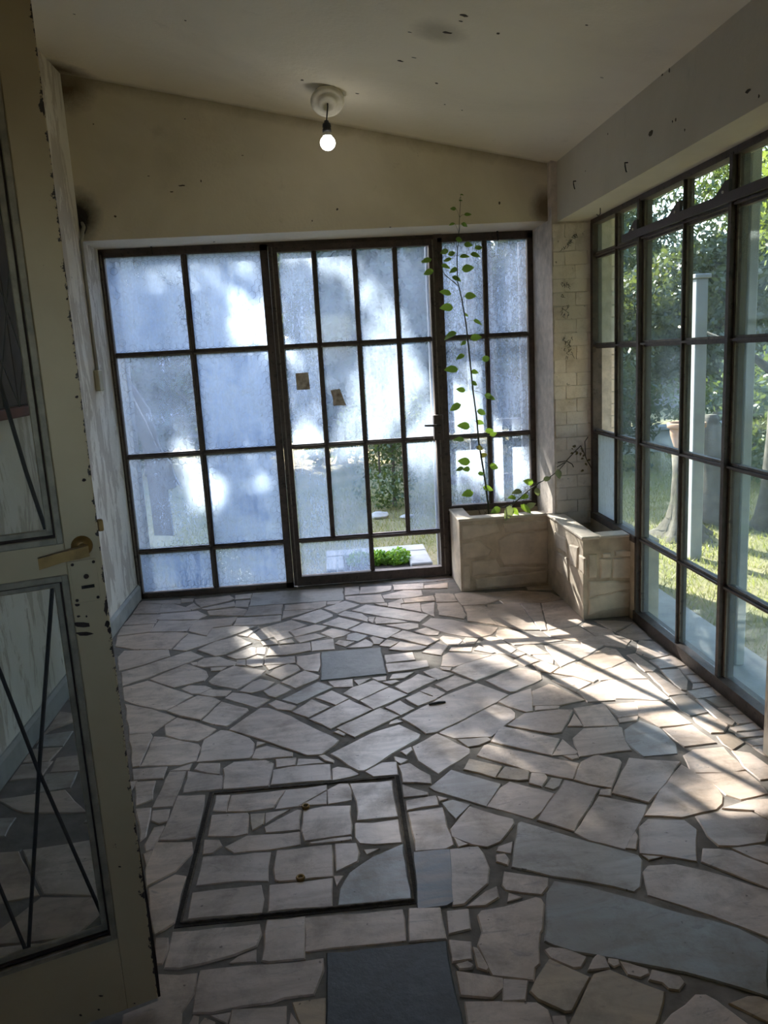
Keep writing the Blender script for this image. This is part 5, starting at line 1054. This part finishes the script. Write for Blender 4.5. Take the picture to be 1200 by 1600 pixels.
# white frame leaning outside the small window, white post and tarp on the left
wf = empty('white_frame', (1.0, 0.16, 0.1)); tag(wf, 'white painted wooden frame standing outside behind the wired panes over the planter', 'frame')
for x in (0.635, 0.895, 1.02, 1.255): MB().cbox(x, x + 0.055, 0.15, 0.185, -0.068, 2.18, 0.004).build('stile', MAT_WPOST, wf)
for x0, x1 in ((0.69, 0.895), (1.075, 1.255)):
    for zz in (0.60, 0.98, 1.56): MB().cbox(x0, x1, 0.152, 0.183, zz, zz + 0.05, 0.004).build('rail', MAT_WPOST, wf)
lp_ = MB().cbox(-1.545, -1.425, 0.45, 0.57, GZ, 2.35, 0.006).build('veranda_post', MAT_WPOST); tag(lp_, 'white square post outside behind the leftmost wired panes', 'post')
tp = empty('grey_tarp', (-1.30, 0.50, 0.9)); tag(tp, 'folded dark grey tarp hanging off the white post outside', 'tarp')
MAT_TARP = simple('grey_tarp_cloth', (0.085, 0.09, 0.10), 0.8, 0.35, 7, 0.3)
Tpx = [(176, 585), (205, 600), (232, 640), (250, 700), (268, 725), (273, 742), (286, 765), (276, 752), (274, 762), (262, 764), (266, 800), (270, 838), (240, 838), (232, 760), (222, 690), (195, 620)]
q = [un(u, v, 1, 0.60) for u, v in Tpx]; pts = [(p.x, p.z) for p in q]
nT = len(pts); vf = [(x, 0.60 + 0.03 * math.sin(9 * x + 5 * z), z) for x, z in pts]; vb = [(x, y + 0.05, z) for x, y, z in vf]
MB().add(vf + vb, [tuple(range(nT)), tuple(range(2 * nT - 1, nT - 1, -1))] + [(i, nT + i, nT + (i + 1) % nT, (i + 1) % nT) for i in range(nT)]).build('drape', MAT_TARP, tp)
e = [un(u, v, 1, 0.585) for u, v in ((190, 592), (208, 622), (228, 660), (246, 700))]
MB().tube(e, [0.006, 0.008, 0.007, 0.005], 6).build('hem', MAT_WPOST, tp)

# ---- big shade tree: crown gaps are shaped to let sun onto chosen spots
SD = -SUN_TRAVEL
lit = [un(u, v, 2, 0.0) for u, v in ((740, 1000), (770, 1010), (800, 1012), (850, 1000), (900, 1000), (920, 1020), (960, 1040), (1000, 1060), (940, 1060), (985, 1080), (1030, 1095), (1070, 1110), (1010, 1115), (1050, 1140), (1100, 1150), (1140, 1160), (1120, 1190), (1160, 1215), (1100, 1200), (1130, 1235), (1170, 1250), (1110, 1285), (1150, 1300), (1190, 1170), (855, 1070), (800, 1130), (640, 926), (690, 1000), (380, 1000), (395, 1025))]
lit += [un(u, v, 0, 1.30) for u, v in ((848, 700), (848, 740), (848, 780))] + [un(u, v, 0, 1.262) for u, v in ((880, 850), (895, 870), (905, 900), (912, 930))] + [un(u, v, 2, 0.47) for u, v in ((890, 822), (910, 840), (870, 812), (780, 806))]
nfl = len(lit); lit += [un(u, v, 1, 0.0) for u, v in ((320, 425), (360, 485), (395, 460), (390, 525), (345, 535), (380, 572), (330, 655), (340, 735), (385, 760), (355, 800), (465, 560), (790, 730), (730, 740), (400, 690))]
ga = np.random.default_rng(17); W_ = []; rad = []
sdx = np.array(SD); L0 = np.array([[p.x, p.y, p.z] for p in lit])
while len(W_) < 800:
    bx, bz = ga.uniform(-2.6, 1.40), ga.uniform(-1.6, 3.2); s = ga.uniform(8.6, 11.5)     # where the cluster's shadow meets the window wall
    c = np.array((bx, 0.0, bz)) + sdx * s; r_ = ga.uniform(0.15, 0.32)
    rel = c - L0; along = rel @ sdx; dist = np.linalg.norm(rel - along[:, None] * sdx, axis=1)
    if dist[:nfl].min() < r_ * 0.80 or dist[nfl:].min() < r_ * 0.50: continue
    W_.append(c); rad.append(r_)
root = empty('shade_tree', (-4.6, 9.4, GZ)); tag(root, 'big shade tree standing behind the steel window wall', 'tree')
cc = np.mean(W_, axis=0)
tm = trunk_mesh((-4.6, 9.4, GZ), 6.4, 0.22, random.Random(8), lean=(0.10, -0.10), forks=0)
rb = random.Random(12)
for c in rb.sample(W_, 26):
    p = Vector((-4.6, 9.4, GZ)) + Vector((0.64, -0.64, 1)) * 0 + Vector((0.10 * 5.4, -0.10 * 5.4, 5.0 + rb.uniform(-1, .8)))
    e = Vector(c); tm.tube([p, (p + e) / 2 + Vector((0, 0, .25)), e], [0.07, 0.035, 0.012], 5)
tm.build('trunk', MAT_BARK, root, True)
P = clumps(W_, rad, 75, ga, 0.9)
link('crown', quads_mesh('crown', leaf_cloud(P, 0.13, ga, 0.6) - np.array((-4.6, 9.4, GZ)), 4, MAT_TREE_M), root)
